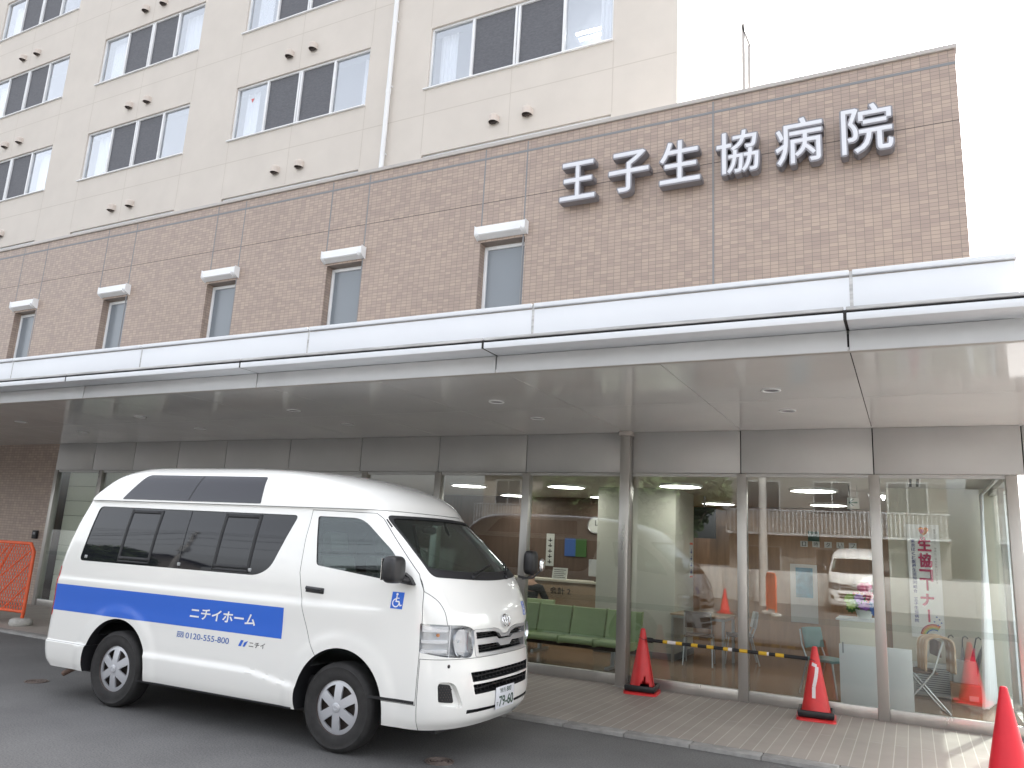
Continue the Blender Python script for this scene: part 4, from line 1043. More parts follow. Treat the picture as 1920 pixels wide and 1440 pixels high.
mark([[(0,.0),(.03,0),(.055,.05),(.025,.05)],[(.05,0),(.072,.0),(.105,.05),(.066,.035)]], M['blue'], 'logo_mark', .232, .690)
def ring2(cx, cz, rx, rz_, t, a0=0, a1=2*PI, n=16):
    return [[(cx+(rx-t)*math.cos(a), cz+(rz_-t)*math.sin(a)),(cx+rx*math.cos(a), cz+rz_*math.sin(a)),(cx+rx*math.cos(b_), cz+rz_*math.sin(b_)),(cx+(rx-t)*math.cos(b_), cz+(rz_-t)*math.sin(b_))] for a,b_ in [(a0+(a1-a0)*k/n, a0+(a1-a0)*(k+1)/n) for k in range(n)]]
mark([[(0,.044),(.08,.044),(.08,.051),(0,.051)],[(0,0),(.006,0),(.006,.038),(0,.038)],[(.074,0),(.08,0),(.08,.038),(.074,.038)],[(0,.033),(.08,.033),(.08,.038),(0,.038)]]+ring2(.024,.016,.016,.014,.006)+ring2(.056,.016,.016,.014,.006), M['bluetxt'], 'freephone_mark', -.497, .692)
# wheelchair symbols
def isa(fn, parent):
    mb = MB(); mb.grid(lambda u,v: fn(.11*u, .125*v, .0012), 6, 6); o = mb.build('wheelchair_sign', M['blue'], parent, fixn=False)
    w_ = []
    w_ += ring2(.046,.044,.034,.034,.009,rad(100),rad(380),20)
    w_ += [[(.047+.010*math.cos(2*PI*k/10), .108+.010*math.sin(2*PI*k/10)) for k in range(10)]]
    w_ += [[(.040,.050),(.050,.050),(.052,.097),(.042,.097)],[(.050,.076),(.072,.076),(.072,.083),(.050,.083)],[(.040,.050),(.075,.050),(.075,.060),(.040,.060)],[(.067,.058),(.076,.058),(.094,.022),(.085,.019)],[(.085,.019),(.104,.026),(.102,.034),(.084,.028)]]
    m2 = MB()
    for q in w_: m2.add([fn(u, v, .0025) for u,v in q], [tuple(range(len(q)))])
    m2.build('wheelchair_figure', M['white'], o, fixn=False)
isa(lambda u,v,o_: (1.735+u+.08*(v-.06), -(half(1.735+u, 1.115+v-.16*u*.3)+o_), 1.118+v), door)
isa(lambda u,v,o_: (front(.44+u*.9, 1.045+v*.9)+o_, .44+u*.9, 1.045+v*.9), van)
# door handle and lower door strip, indicator
p = MB(); p.grid(lambda u,v: (.885+.19*u, -(half(.885+.19*u, 1.205)+.001+.026*math.sin(PI*v)*math.sin(PI*min(1,max(0,u)))**.3), 1.180+.048*v-.008*u), 16, 8); 
p.build('door_handle', M['blackpl'], door, smooth=60, fixn=False)
p = MB(); p.tube([(.905+.16*u, -(half(.9+.16*u,1.21)+.020+.006*math.sin(PI*u)), 1.214-.010*u) for u in [k/8 for k in range(9)]], .013, n=8); p.build('door_handle_grip', M['blackpl'], door, smooth=60)
side_patch(1.60, 2.005, .452, .474, .002, nx=10, nz=2).build('rubber_strip', M['blackpl'], door, fixn=False)
# seams
def seam(pts, name, r=.0028, parent=van):
    p = MB(); p.tube(pts, r, n=6); return p.build(name, M['joint'] if False else M['black'], parent, smooth=60)
hs_ = pchip([1.03,1.10,1.18,1.28,1.36],[.715,.722,.745,.83,.90])
for s_ in (-1,1):
    zz = [1.02+.335*k/18 for k in range(19)]
    seam([(front(min(hs_(z),f_w(z)*.97), z)-.0012, s_*min(hs_(z),f_w(z)*.97), z) for z in zz], 'bonnet_seam')
p = MB(); side_patch(-2.02, 1.48, 1.853, 1.866, .003, nx=90, nz=2, mb=p); p.build('rain_gutter', M['paint'], van, smooth=60, fixn=False)
# ---- headlamps
for s_ in (-1,1):
    t0 = part_from(sh_lamp, diag(grow(LAMP,-.001), s_, 1.6, 2.6), 'headlamp', M['lens'], van) if 'sh_lamp' in globals() else None
sh_l = shell(-.002, -.007, .70, 1.10, .02); sh_b = shell(-.045, -.05, .70, 1.10, .02)
q2 = 1/math.sqrt(2)
for s_ in (-1,1):
    hl = part_from(sh_l, diag(grow(LAMP,-.002), s_, 1.6, 2.6), 'headlamp', M['lens'], van)
    part_from(sh_b, diag(grow(LAMP,-.004), s_, 1.5, 2.6), 'lamp_housing', M['lampsilver'], hl)
    def HP(s0, z, t): return (q2*(s0+t), s_*q2*(t-s0), z)
    def lampt(s0):  # depth coordinate of the lens surface at s
        lo, hi = 1.5, 2.6
        for _ in range(30):
            m_ = (lo+hi)/2; x, y = q2*(s0+m_), q2*(m_-s0)
            if x < front(min(y,.84), .9) and y < .8475: lo = m_
            else: hi = m_
        return lo
    # parabolic reflector
    p = MB(); sc = 1.175; zc = .895; tc = lampt(sc)-.012
    fwd = Vector((1,0,0)); 
    def bowl(u, v):
        a = 2*PI*u; r = .108*v; dp = .060*(1-v*v)
        yy, zz2 = r*math.cos(a)*.98, r*math.sin(a)
        b_ = Vector(HP(sc, zc, tc)); return (b_.x-.015-dp+.12*(0)+ -abs(0), b_.y+s_*0+yy, zc+zz2)
    p.grid(bowl, 28, 8); p.build('reflector', M['chrome'], hl, smooth=70, fixn=False)
    b_ = Vector(HP(sc, zc, tc)); p = MB(); p.cyl((b_.x-.09,b_.y,zc),(b_.x-.045,b_.y,zc),.014,n=12); p.ball((b_.x-.045,b_.y,zc),.016,10,6); p.build('bulb', M['lgrey'], hl, smooth=50)
    # indicator side: stepped chrome shelf, divider and amber bulb
    p = MB()
    for zc2, dz in ((.99,.02),(.90,.012),(.83,.012)):
        q = []
        for k in range(9):
            s0 = .845+(1.045-.845)*k/8; q.append((s0, lampt(s0)-.012, lampt(s0)-.06))
        for k in range(8):
            a, c = q[k], q[k+1]
            p.add([HP(a[0],zc2-dz,a[1]),HP(c[0],zc2-dz,c[1]),HP(c[0],zc2+dz,c[1]),HP(a[0],zc2+dz,a[1]),HP(a[0],zc2-dz,a[2]),HP(c[0],zc2-dz,c[2]),HP(c[0],zc2+dz,c[2]),HP(a[0],zc2+dz,a[2])],[(0,1,2,3),(4,7,6,5),(3,2,6,7),(0,4,5,1)])
    p.build('indicator_shelf', M['chrome'], hl)
    p = MB(); a = lampt(1.06); p.add([HP(1.055,.79,a-.008),HP(1.062,.79,a-.008),HP(1.062,1.02,a-.008),HP(1.055,1.02,a-.008),HP(1.055,.79,a-.07),HP(1.062,.79,a-.07),HP(1.062,1.02,a-.07),HP(1.055,1.02,a-.07)],[(0,1,2,3),(0,4,5,1),(2,6,7,3),(0,3,7,4),(1,5,6,2)]); p.build('divider', M['chrome'], hl)
    p = MB(); p.ball(HP(.97,.945,lampt(.97)-.04),.014,12,8); p.build('indicator_bulb', M['amber'], hl, smooth=60)
    o = clone(sh_l); cutx(o, diag(grow(LAMP,.0), s_, 1.6, 2.6), 'INTERSECT'); cutx(o, diag(grow(LAMP,-.010), s_, 1.5, 2.7), 'DIFFERENCE'); o.data.materials.clear(); o.data.materials.append(M['chromeduller']); o.data.polygons.foreach_set('material_index',[0]*len(o.data.polygons)); finish(o, 'lamp_rim', hl)
# ---- grille
sh_g = shell(.004, -.022, .72, 1.05, .02)
o = clone(sh_g); p = MB(); p.prism(grow(GR,-.002), 'x', 2.0, 2.6); cutx(o, p, 'INTERSECT')
S1 = [(-.452,.962),(-.20,.960),(-.11,.938),(-.07,.905),(.07,.905),(.11,.938),(.20,.960),(.452,.962),(.44,.912),(.15,.912),(.11,.890),(-.11,.890),(-.15,.912),(-.44,.912)]
S2 = [(-.425,.868),(-.13,.868),(-.085,.838),(.085,.838),(.13,.868),(.425,.868),(.415,.805),(-.415,.805)]
for sl_ in (S1, S2):
    p = MB(); p.prism(sl_, 'x', 2.0, 2.6); cutx(o, p, 'DIFFERENCE')
o.data.materials.clear(); o.data.materials.append(M['chromeduller']); o.data.polygons.foreach_set('material_index',[0]*len(o.data.polygons)); grille = finish(o, 'grille', van, 30)
p = MB()
for z in (.815,.835,.855,.92,.94,.955): p.box((2.215,-.44,z-.003),(2.262,.44,z+.003))
for k in range(13): p.box((2.212,-.42+.07*k-.004,.80),(2.245,-.42+.07*k+.004,.965))
p.build('grille_mesh', M['blackpl'], grille)
p = MB()
for z in (.545,.635): p.box((2.225,-.46,z-.004),(2.30,.46,z+.004))
for k in range(15): p.box((2.225,-.455+.065*k-.004,.51),(2.29,-.455+.065*k+.004,.67))
p.build('intake_mesh', M['blackpl'], fb)
bpy.data.objects.remove(sh_g); bpy.data.objects.remove(sh_l); bpy.data.objects.remove(sh_b)
# emblem: three interlocked ellipses
p = MB()
def ell(cy, cz, ry, rz_, r): 
    p.tube([(front(0,1.03)+.014-.30*(cz+rz_*math.sin(a)-1.03), cy+ry*math.cos(a), cz+rz_*math.sin(a)) for a in [2*PI*k/28 for k in range(28)]], r, n=8, closed=True)
ell(0,1.032,.066,.046,.0065); ell(0,1.036,.022,.040,.0055); ell(0,1.052,.046,.022,.0055)
p.build('front_emblem', M['chrome'], van, smooth=60)
# fog lamp recess meshes
sh_f2 = shell(-.026, -.033, .40, .66, .02, NS=120)
for s_ in (-1,1):
    p = MB(); p.prism([(s_*u,w) for u,w in rp([(.756,.602),(.672,.592),(.640,.462),(.750,.474)],.02)], 'x', 1.8, 2.6)
    o = part_from(sh_f2, p, 'fog_grille', M['blackpl'], fb)
    p = MB()
    for i in range(5):
        for j in range(6):
            y = .668+.018*i+(j%2)*.009-.012*(5-j)*.2; z = .488+.018*j
            p.ball((front(y,z)-.027,s_*y,z),(.004,.006,.005),6,4)
    p.build('fog_mesh', M['iron'], o)
    x_ = front(.705,.727); p = MB(); p.ball((x_+.0,s_*.705,.727),(.010,.014,.014),12,8); p.build('parking_sensor', M['blackpl'], fb, smooth=60)
bpy.data.objects.remove(sh_f); bpy.data.objects.remove(sh_f2)
# number plate
pl = MB(); pl.box((2.352,-.185,.362),(2.358,.145,.527)); plate = pl.build('number_plate', M['letterface'], fb, bevel=.002)
pl = MB(); pl.box((2.33,-.12,.40),(2.352,.10,.49)); pl.build('plate_bracket', M['blackpl'], plate)
def plate_text(txt, y0, z0, w_, h, off=.012):
    me = text_fit(txt, w_, h, off=off); map_mesh(me, lambda c: Vector((2.3595, y0+c.x, z0+c.y))); me.materials.clear(); me.materials.append(mat_plate); return link('plate_lettering', me, plate)
mat_plate = mat('plate_green', (.02,.06,.035), .5)
plate_text('練馬', -.115, .478, .10, .037, -.004); plate_text('800', .0, .478, .085, .037, .012); plate_text('す', -.175, .385, .032, .034, .006); plate_text('79-60', -.130, .375, .262, .082, .022)
for y in (-.12,.085):
    pb = MB(); pb.ball((2.3595,y-.02+.02,.512),(.003,.007,.007),8,6); pb.build('plate_bolt', M['steel'], plate, smooth=60)
# tail lamps
sh_t = shell(.004, -.02, .65, 1.25, .03)
for s_ in (-1,1):
    p = MB(); p.prism(rp([(-2.6,.735),(-2.235,.735),(-2.215,1.21),(-2.6,1.21)],.02), 'y', *((-1.1,-.60) if s_ < 0 else (.60,1.1)))
    part_from(sh_t, p, 'tail_lamp', M['red'], van)
bpy.data.objects.remove(sh_t); bpy.data.objects.remove(sh_glass); bpy.data.objects.remove(sh_seal)
# ---- mirrors, wipers, cowl
def superball(mb, c, r, e=.55, n=20, m_=12):
    def sp(v): return math.copysign(abs(v)**e, v)
    mb.grid(lambda u,v: (c[0]+r[0]*sp(math.cos(2*PI*u))*sp(math.sin(PI*(.002+.996*v))), c[1]+r[1]*sp(math.sin(2*PI*u))*sp(math.sin(PI*(.002+.996*v))), c[2]+r[2]*sp(math.cos(PI*v))), n, m_)
mr = thing('m', '', '', (0,0,0)) if False else None
p = MB(); superball(p, (1.83,-.985,1.415), (.062,.098,.102)); mir = p.build('door_mirror', M['blackpl'], door, smooth=70)
p = MB(); p.prism(rp([(1.80,1.315),(1.945,1.30),(1.90,1.36),(1.83,1.40)],.02), 'y', -.875, -.80); p.tube([(1.89,-.85,1.33),(1.86,-.93,1.345)],[.028,.024],n=10); p.build('mirror_foot', M['blackpl'], mir, smooth=50)
p = MB(); p.box((1.762,-1.06,1.335),(1.768,-.91,1.495)); p.build('mirror_glass', M['chrome'], mir)
p = MB(); superball(p, (2.08,.985,1.49), (.055,.085,.115)); m2 = p.build('door_mirror', M['blackpl'], van, smooth=70)
p = MB(); p.tube([(2.04,.80,1.36),(2.09,.88,1.345),(2.12,.97,1.38)],.011,n=8); p.build('mirror_foot', M['blackpl'], m2, smooth=50)
p = MB(); p.tube([(2.08,.80,1.34),(2.16,.87,1.352),(2.22,.90,1.42)],.008,n=8); cm = p.build('corner_mirror', M['blackpl'], van, smooth=50)
p = MB(); superball(p, (2.235,.905,1.475), (.022,.045,.06), .8); p.build('mirror_glass', M['chrome'], cm, smooth=70)
def wind(y, z, o_=.006): return (front(y, z)+o_, y, z)
for (ya,za,yb,zb) in ((-.30,1.375,.20,1.455),(.32,1.372,.66,1.47)):
    p = MB(); p.tube([wind(ya,za-.008,.016), wind(ya+(yb-ya)*.45, za+(zb-za)*.45,.018)],[.011,.007],n=8); p.tube([wind(ya+(yb-ya)*k/8*1.0+.0, za+.012+(zb-za)*k/8,.008) for k in range(1,9)],.0065,n=6); p.ball(wind(ya,za-.008,.012),.018,10,6); p.build('wiper', M['black'], van, smooth=60)
p = MB(); p.grid(lambda u,v: (wind(.255-.02*u-.0,1.40)[0],0,0), 1, 1) if False else None
# A-pillar slot (black trim near the top corner of the screen)
p = MB(); p.tube([(1.565,-.752,1.795),(1.625,-.757,1.735)],.007,n=6); p.build('pillar_slot', M['blackpl'], van)
# ---- cabin
cab = MB(); cab.prism([(1.55,.60),(1.98,.60),(1.98,1.20),(1.90,1.30),(1.70,1.29),(1.60,1.15)], 'y', -.62, .62); cab.build('dashboard', M['black'], van, bevel=.02)
for y in (-.38,.40):
    p = MB(); p.prism(rp([(.80,.75),(1.30,.75),(1.32,.90),(.95,.90)],.05), 'y', y-.23, y+.23); p.prism(rp([(.78,.80),(.95,.86),(.83,1.48),(.72,1.46)],.05), 'y', y-.22, y+.22); p.prism(rp([(.74,1.51),(.83,1.52),(.80,1.68),(.73,1.67)],.03), 'y', y-.12, y+.12); p.build('front_seat', M['carint'], van, bevel=.03, seg=3)
p = MB(); p.tube([(1.50+.06*math.sin(a), -.38+.19*math.cos(a), 1.22+.18*math.sin(a)) for a in [2*PI*k/24 for k in range(24)]], .014, n=8, closed=True); p.tube([(1.75,-.38,1.10),(1.50,-.38,1.22)],.02,n=8); p.build('steering_wheel', M['black'], van, smooth=60)
p = MB(); p.tube([(1.66,.66,1.68),(1.70,.645,1.665),(1.80,.63,1.56),(1.845,.645,1.50),(1.86,.67,1.49)],.014,n=8); p.build('grab_handle', M['carlight'], van, smooth=60)
p = MB(); superball(p, (1.52,-.02,1.735), (.03,.11,.036), .7); p.tube([(1.56,-.02,1.80),(1.53,-.02,1.75)],.01,n=6); p.build('inside_mirror', M['blackpl'], van, smooth=60)
for s_ in (-1,1):
    p = MB(); p.grid(lambda u,v: (front(s_*(.705-.05*u-.07*v),1.40+.42*v)-.085, s_*(.72-.05*u-.075*v), 1.40+.42*v), 2, 10); o = p.build('pillar_trim', M['carlight'], van, smooth=60, fixn=False); md = o.modifiers.new('t','SOLIDIFY'); md.thickness = .02
# ---- chassis and wheels
p = MB(); p.box((-2.2,-.70,.24),(2.12,.70,.52)); p.box((-1.0,-.78,.26),(.80,.78,.34)); p.build('underbody', M['black'], van)
p = MB(); p.box((1.72,-.70,.262),(2.02,.70,.29)); p.box((1.78,-.80,.285),(2.03,-.70,.30)); p.build('front_undertray', M['carlight'], van, bevel=.004)
p = MB(); p.tube([(-1.6,-.52,.31),(-1.92,-.58,.285),(-2.07,-.62,.24),(-2.22,-.63,.165)],.027,n=12); p.build('exhaust_pipe', M['rust'], van, smooth=60)
p = MB(); side_patch(-.93,.86,.268,.284,.004,nx=30,nz=2,mb=p); p.build('sill_strip', M['blackpl'], van, fixn=False)
TR, TW = .335, .188
def wheel(cx, s_):
    yo = s_*.822
    def A(prof): return [(r, yo-s_*d) for r, d in prof]
    w_ = MB(); w_.lathe(A([(.001,.075),(.10,.075),(.16,.085),(.185,.08),(.196,.05),(.205,.012),(.212,.010)]), (cx,0,.333), 'y', 48); wo = w_.build('wheel', M['iron'], van, smooth=40)
    t_ = MB(); t_.lathe(A([(.202,.012),(.214,.006),(.235,.002),(.265,.0),(.290,.003),(.298,.0),(.306,.006),(.324,.016),(.333,.034),(TR,.06),(TR,.094),(TR,.13),(.333,.155),(.318,.178),(.28,.188),(.21,.18)]), (cx,0,.333), 'y', 72)
    to = t_.build('tyre', M['rubber'], wo, smooth=50)
    tr = MB()
    for k in range(64):
        a = 2*PI*k/64
        for d0, d1 in ((.030,.058),(.128,.156)):
            ca, sa = math.cos(a), math.sin(a); cb, sb = math.cos(a+.055), math.sin(a+.055)
            r0, r1 = TR-.008, TR+.0025
            tr.add([(cx+r1*ca, yo-s_*d0, .333+r1*sa),(cx+r1*cb, yo-s_*d0, .333+r1*sb),(cx+r1*cb, yo-s_*d1, .333+r1*sb),(cx+r1*ca, yo-s_*d1, .333+r1*sa)],[(0,1,2,3)])
    h = MB(); n = 6; NR_ = 10
    def dome(r): return .030-.026*(1-(r/.205)**2)-(.018 if r < .035 else 0)*0
    def pt(r, a, dz=0): return (cx+r*math.cos(a), yo-s_*(dome(r)+dz), .333+r*math.sin(a))
    rot = PI/6*(1.0)
    # hub disc, spokes, rim ring as closed strips
    R0, R1 = .066, .168
    def strip(r0, r1, nr, a0f, a1f, na):
        top = []; 
        for i in range(nr+1):
            r = r0+(r1-r0)*i/nr; row = []
            for j in range(na+1):
                a = a0f(r)+(a1f(r)-a0f(r))*j/na; row.append((r,a))
            top.append(row)
        base = len(h.v)
        for row in top: h.v += [pt(*q) for q in row]
        for row in top: h.v += [pt(q[0],q[1],.016) for q in row]
        m_ = na+1; K = (nr+1)*m_
        for i in range(nr):
            for j in range(na):
                h.f.append((base+i*m_+j, base+i*m_+j+1, base+(i+1)*m_+j+1, base+(i+1)*m_+j)); h.m.append(0)
            for j in (0, na):
                h.f.append((base+i*m_+j, base+(i+1)*m_+j, base+K+(i+1)*m_+j, base+K+i*m_+j)); h.m.append(0)
        for j in range(na):
            for i in (0, nr):
                h.f.append((base+i*m_+j, base+i*m_+j+1, base+K+i*m_+j+1, base+K+i*m_+j)); h.m.append(0)
    strip(.001, R0, 4, lambda r: 0, lambda r: 2*PI, 48)
    strip(R1, .207, 4, lambda r: 0, lambda r: 2*PI, 60)
    for k in range(n):
        c = rot+2*PI*k/n
        hw = lambda r: (PI/n)*(1-ss(.066,.085,r))*.999 + ss(.066,.085,r)*(.031+.006*(r/.168))/r
        strip(R0, R1, 8, lambda r, c=c: c-hw(r), lambda r, c=c: c+hw(r), 6)
    h.build('wheel_cover', M['hubcap'], wo, smooth=35)
    e_ = MB(); e_.lathe(A([(.034,.006),(.037,.0),(.030,-.003),(.001,-.004)]), (cx,0,.333), 'y', 28); e_.tube([(cx+.020*math.cos(a), yo+s_*.004, .333+.014*math.sin(a)) for a in [2*PI*k/18 for k in range(18)]], .002, n=5, closed=True); e_.build('hub_badge', M['hubcap'], wo, smooth=50)
    return wo
for cx in (-AX, AX):
    for s_ in (-1,1): wheel(cx, s_)
# ------------------------------------------------------------------ things on the forecourt
def cone_mesh(torn=False, h=.70, r0=.155, r1=.030):
    mb = MB(); n = 40; mrows = 28
    def P(i, j):
        a = 2*PI*i/n; t = j/mrows; r = r0+(r1-r0)*t
        return (r*math.cos(a), r*math.sin(a), .03+(h-.03)*t)
    vs = [P(i,j) for j in range(mrows+1) for i in range(n)]
    fs = []
    rr = random.Random(2)
    for j in range(mrows):
        for i in range(n):
            if torn:
                # ragged hole low on the camera side (angles around -75 degrees)
                a = (360*i/n+180) % 360-180; zz = j/mrows
                if -92 < a < -50 and .05 < zz < .19-abs(a+74)/210+((i*7)%3)*.02: continue
                if -33 < a < -14 and .02 < zz < .54 and zz < .20+(-14-a)/19*.0+.34: 
                    if a > -24: continue
            fs.append((j*n+i, j*n+(i+1)%n, (j+1)*n+(i+1)%n, (j+1)*n+i))
    mb.add(vs, fs)
    mb.lathe([(r1,h),(r1*.95,h+.015),(r1*.7,h+.028),(.001,h+.032)], n=n)
    return mb
def cone_base(mb, s=.19, h=.03):
    c = .03
    poly = [(-s+c,-s),(s-c,-s),(s,-s+c),(s,s-c),(s-c,s),(-s+c,s),(-s,s-c),(-s,-s+c)]
    mb.prism(poly, 'z', 0, h)
def cone(label, loc, rz, m, torn=False, weight=True):
    t = thing('traffic_cone', label, 'traffic cone', loc, rz, 'red cones on the forecourt')
    mb = cone_mesh(torn); o = mb.build('cone_shell', m, t, smooth=50, weld=True)
    md = o.modifiers.new('wall', 'SOLIDIFY'); md.thickness = .004
    b_ = MB(); cone_base(b_); b_.build('base', m, t, bevel=.006)
    if weight:
        w_ = MB(); n = 4; s = .175
        w_.lathe([(.170,.031),(.235,.031),(.245,.04),(.252,.065),(.252,.095),(.238,.104),(.215,.095),(.205,.075),(.172,.07),(.170,.031)], n=4)
        o2 = w_.build('weight', M['blackpl'], t, bevel=.008); o2.rotation_euler = (0,0,PI/4)
    return t
c1 = cone('torn red cone with a black rubber weight beside the steel column', (-2.90,9.28,F), .12, M['cone'], torn=True)
c2 = cone('red cone with a crooked strip of white tape and a black weight', (-.97,9.18,F), .08, M['cone'])
p = MB()
def cone_pt(a, z, off=.003):
    r = .155+(.030-.155)*(z-.03)/.67+off; return (r*math.cos(rad(a)), r*math.sin(rad(a)), z)
def tape(path, hw):
    for (a0,z0),(a1,z1) in zip(path[:-1], path[1:]):
        d = Vector((a1-a0, (z1-z0)*400)); d.normalize(); nx, nz = -d.y, d.x/400
        for k in range(4):
            f0, f1 = k/4, (k+1)/4
            q = []
            for f, s_ in ((f0,-1),(f1,-1),(f1,1),(f0,1)):
                r = .155-.125*((z0+(z1-z0)*f)-.03)/.67; ha = math.degrees(hw/r)
                q.append(cone_pt(a0+(a1-a0)*f+nx*ha*s_, z0+(z1-z0)*f+nz*400*hw*s_*1.0))
            p.quad(*q)
tape([(-118,.555),(-72,.535)], .017); tape([(-72,.53),(-80,.46),(-98,.33),(-98,.22)], .017)
p.build('tape_strip', M['tape'], c2)
c3 = cone('plain bright red cone nearest the camera at the right edge', (.60,7.52,F), .3, M['conebright'], weight=False)
# striped bar between the two cones
p0 = Vector((-2.83,9.25,.635+F*0)); p1 = Vector((-1.04,9.15,.63))
t = thing('striped_bar', 'black and yellow striped barrier pole tied between two cones', 'barrier pole', tuple(p0))
d = p1-p0; Lb = d.length; ux = d/Lb
segs = [('k',.0,.10),('k',.10,.19),('y',.19,.245),('w',.245,.345),('y',.345,.42),('k',.42,.53),('y',.53,.605),('k',.605,.71),('y',.71,.79),('k',.79,.90),('y',.90,.955),('w',.955,1.0),('k',1.0,1.08),('y',1.08,1.17),('k',1.17,1.29),('y',1.29,1.38),('w',1.38,1.40),('k',1.40,1.47),('y',1.47,1.56),('k',1.56,1.80)]
sc_ = Lb/1.80
p = MB(); p.cyl((0,0,0), tuple(ux*Lb), .0195, n=14); p.cyl((0,0,0), tuple(ux*.06), .03, n=14); p.cyl(tuple(ux*(Lb-.05)), tuple(ux*Lb), .022, n=14); p.build('black_pole', M['black'], t, smooth=40)
for kk, a, c in segs:
    if kk != 'k':
        p = MB(); p.cyl(tuple(ux*a*sc_), tuple(ux*c*sc_), .0207, n=14); p.build('yellow_band' if kk == 'y' else 'faded_band', M['yellow' if kk == 'y' else 'tape'], t, smooth=40)
p = MB()
for c0, y_ in ((Vector((-2.90,9.28,.645))-p0,0),(Vector((-.97,9.18,.615))-p0,0)):
    p.tube([(c0.x+.05*math.cos(a), c0.y+.05*math.sin(a), c0.z+.012*math.sin(a*2)) for a in [2*PI*k/20 for k in range(20)]], .0035, n=6, closed=True)
p.build('tie_loop', M['black'], t, smooth=40)

# manhole covers
def manhole(label, xx, yy, r=.105):
    t = thing('manhole_cover', label, 'manhole cover', (xx,yy,0), .4, 'small round iron covers in the road')
    p = MB(); p.lathe([(r*1.08,.001),(r*1.08,.006),(r*.95,.007),(r*.94,.002)], n=36); p.build('ring', M['ironlite'], t, smooth=40)
    p = MB(); p.lathe([(r*.94,.003),(.0005,.003)], n=36); p.build('plate', M['iron'], t)
    p = MB()
    for q in (.78,.56,.32): p.lathe([(r*q+.006,.0031),(r*q+.005,.007),(r*q-.005,.007),(r*q-.006,.0031)], n=30)
    for k in range(14):
        a = 2*PI*k/14; p.box((r*.86*math.cos(a)-.005,r*.86*math.sin(a)-.005,.003),(r*.86*math.cos(a)+.005,r*.86*math.sin(a)+.005,.0075))
    for k in range(10):
        a = 2*PI*k/10+.2; p.box((r*.44*math.cos(a)-.005,r*.44*math.sin(a)-.005,.003),(r*.44*math.cos(a)+.005,r*.44*math.sin(a)+.005,.0075))
    p.box((-.01,-.01,.003),(.01,.01,.0075)); p.build('pattern', M['ironlite'], t)
    return t
manhole('round iron cover in the road in front of the van bumper', -3.28, 5.42)
manhole('round iron cover in the road behind the rear wheel of the van', -8.15, 5.31)

# orange mesh barrier
def barrier(label, loc, rz):
    t = thing('mesh_barrier', label, 'barrier', loc, rz, 'orange plastic mesh barriers')
    p = MB(); W, H_ = 1.0, 1.14; z0 = .10
    out = [(-W/2,z0+.10),(-W/2,z0+H_-.12),(-W/2+.10,z0+H_),(W/2-.10,z0+H_),(W/2,z0+H_-.12),(W/2,z0+.10)]
    p.tube([(u,0,w_) for u,w_ in out], .026, n=10, closed=False); p.tube([(-W/2,0,z0+.10),(W/2,0,z0+.10)], .022, n=10)
    p.tube([(-W/2,0,z0+.10),(-W/2+.02,0,.0)],.026,n=10); p.tube([(W/2,0,z0+.10),(W/2-.02,0,.0)],.026,n=10)
    p.tube([(-W/2,0,.42),(.0,0,1.22)],.013,n=8); p.tube([(-W/2,0,.80),(-.1,0,1.22)],.011,n=8)
    p.tube([(W/2,0,.98),(-W/2+.1,0,.22)],.013,n=8); p.tube([(W/2-.02,0,1.18),(-W/2,0,.5)],.012,n=8); p.tube([(W/2,0,.62),(0,0,.22)],.012,n=8)
    p.build('frame', M['orange'], t, smooth=50)
    p = MB(); s = .062
    zA, zB = z0+.10, z0+H_-.02
    for k in range(-22, 40):
        for sg_ in (1,-1):
            pts = []
            for q in range(0, 40):
                z = zA+(zB-zA)*q/39; u = k*s+sg_*(z-zA)*.55
                if -W/2+.02 < u < W/2-.02: pts.append((u, .0+sg_*.003, z))
            if len(pts) > 1: p.tube([pts[0],pts[-1]], .006, n=5)
    p.build('mesh', M['orange'], t)
    for sx_ in (-1,1):
        p = MB(); p.lathe([(.001,0),(.15,0),(.165,.03),(.155,.085),(.12,.105),(.001,.108)], n=26); o = p.build('weight', M['stone'], t, smooth=50); o.location = (sx_*(W/2-.02),0,0)
    return t
barrier('orange plastic mesh barrier on round grey weights at the left edge', (-12.86,7.62,F), .06)

# ------------------------------------------------------------------ across the street (seen as reflections in the glass)
def crown_mesh(n, rx, rz_, seed):
    r_ = random.Random(seed); mb = MB()
    cl = [(r_.gauss(0,.45)*rx, r_.gauss(0,.45)*rx, r_.uniform(-.7,.9)*rz_, r_.uniform(.28,.5)*rx) for _ in range(16)]
    for k in range(n):
        c = r_.choice(cl); v = Vector((r_.gauss(0,1), r_.gauss(0,1), r_.gauss(0,1))).normalized()*c[3]*r_.uniform(.6,1.0)
        q = Vector(c[:3])+v; a = Vector((r_.gauss(0,1), r_.gauss(0,1), r_.gauss(0,1))).normalized(); b_ = a.orthogonal().normalized(); s = r_.uniform(.10,.2)
        mb.quad(tuple(q-a*s), tuple(q+b_*s*.5), tuple(q+a*s), tuple(q-b_*s*.5))
    return mb
crown = None
def tree(label, loc, h, sc):
    global crown
    t = thing('street_tree', label, 'tree', loc, random.random()*6, 'trees across the street')
    p = MB(); p.tube([(0,0,0),(.05,.02,h*.3),(.0,.05,h*.55),(.12,.0,h*.8)],[.16,.13,.10,.05],n=10)
    for a in (0,1.3,2.6,3.9,5.1): p.tube([(0,.04,h*.45),(.6*math.cos(a),.6*math.sin(a),h*.65),(1.1*math.cos(a),1.1*math.sin(a),h*.82)],[.06,.045,.02],n=6)
    p.build('trunk', M['bark'], t, smooth=60)
    if crown is None:
        o = crown_mesh(5200, 1.7, 1.5, 4).build('crown', M['leaf'], t, fixn=False); crown = o.data
    else: o = link('crown', crown, t)
    o.location = (0,0,h*.78); o.scale = (sc,sc,sc*.9)
    return t
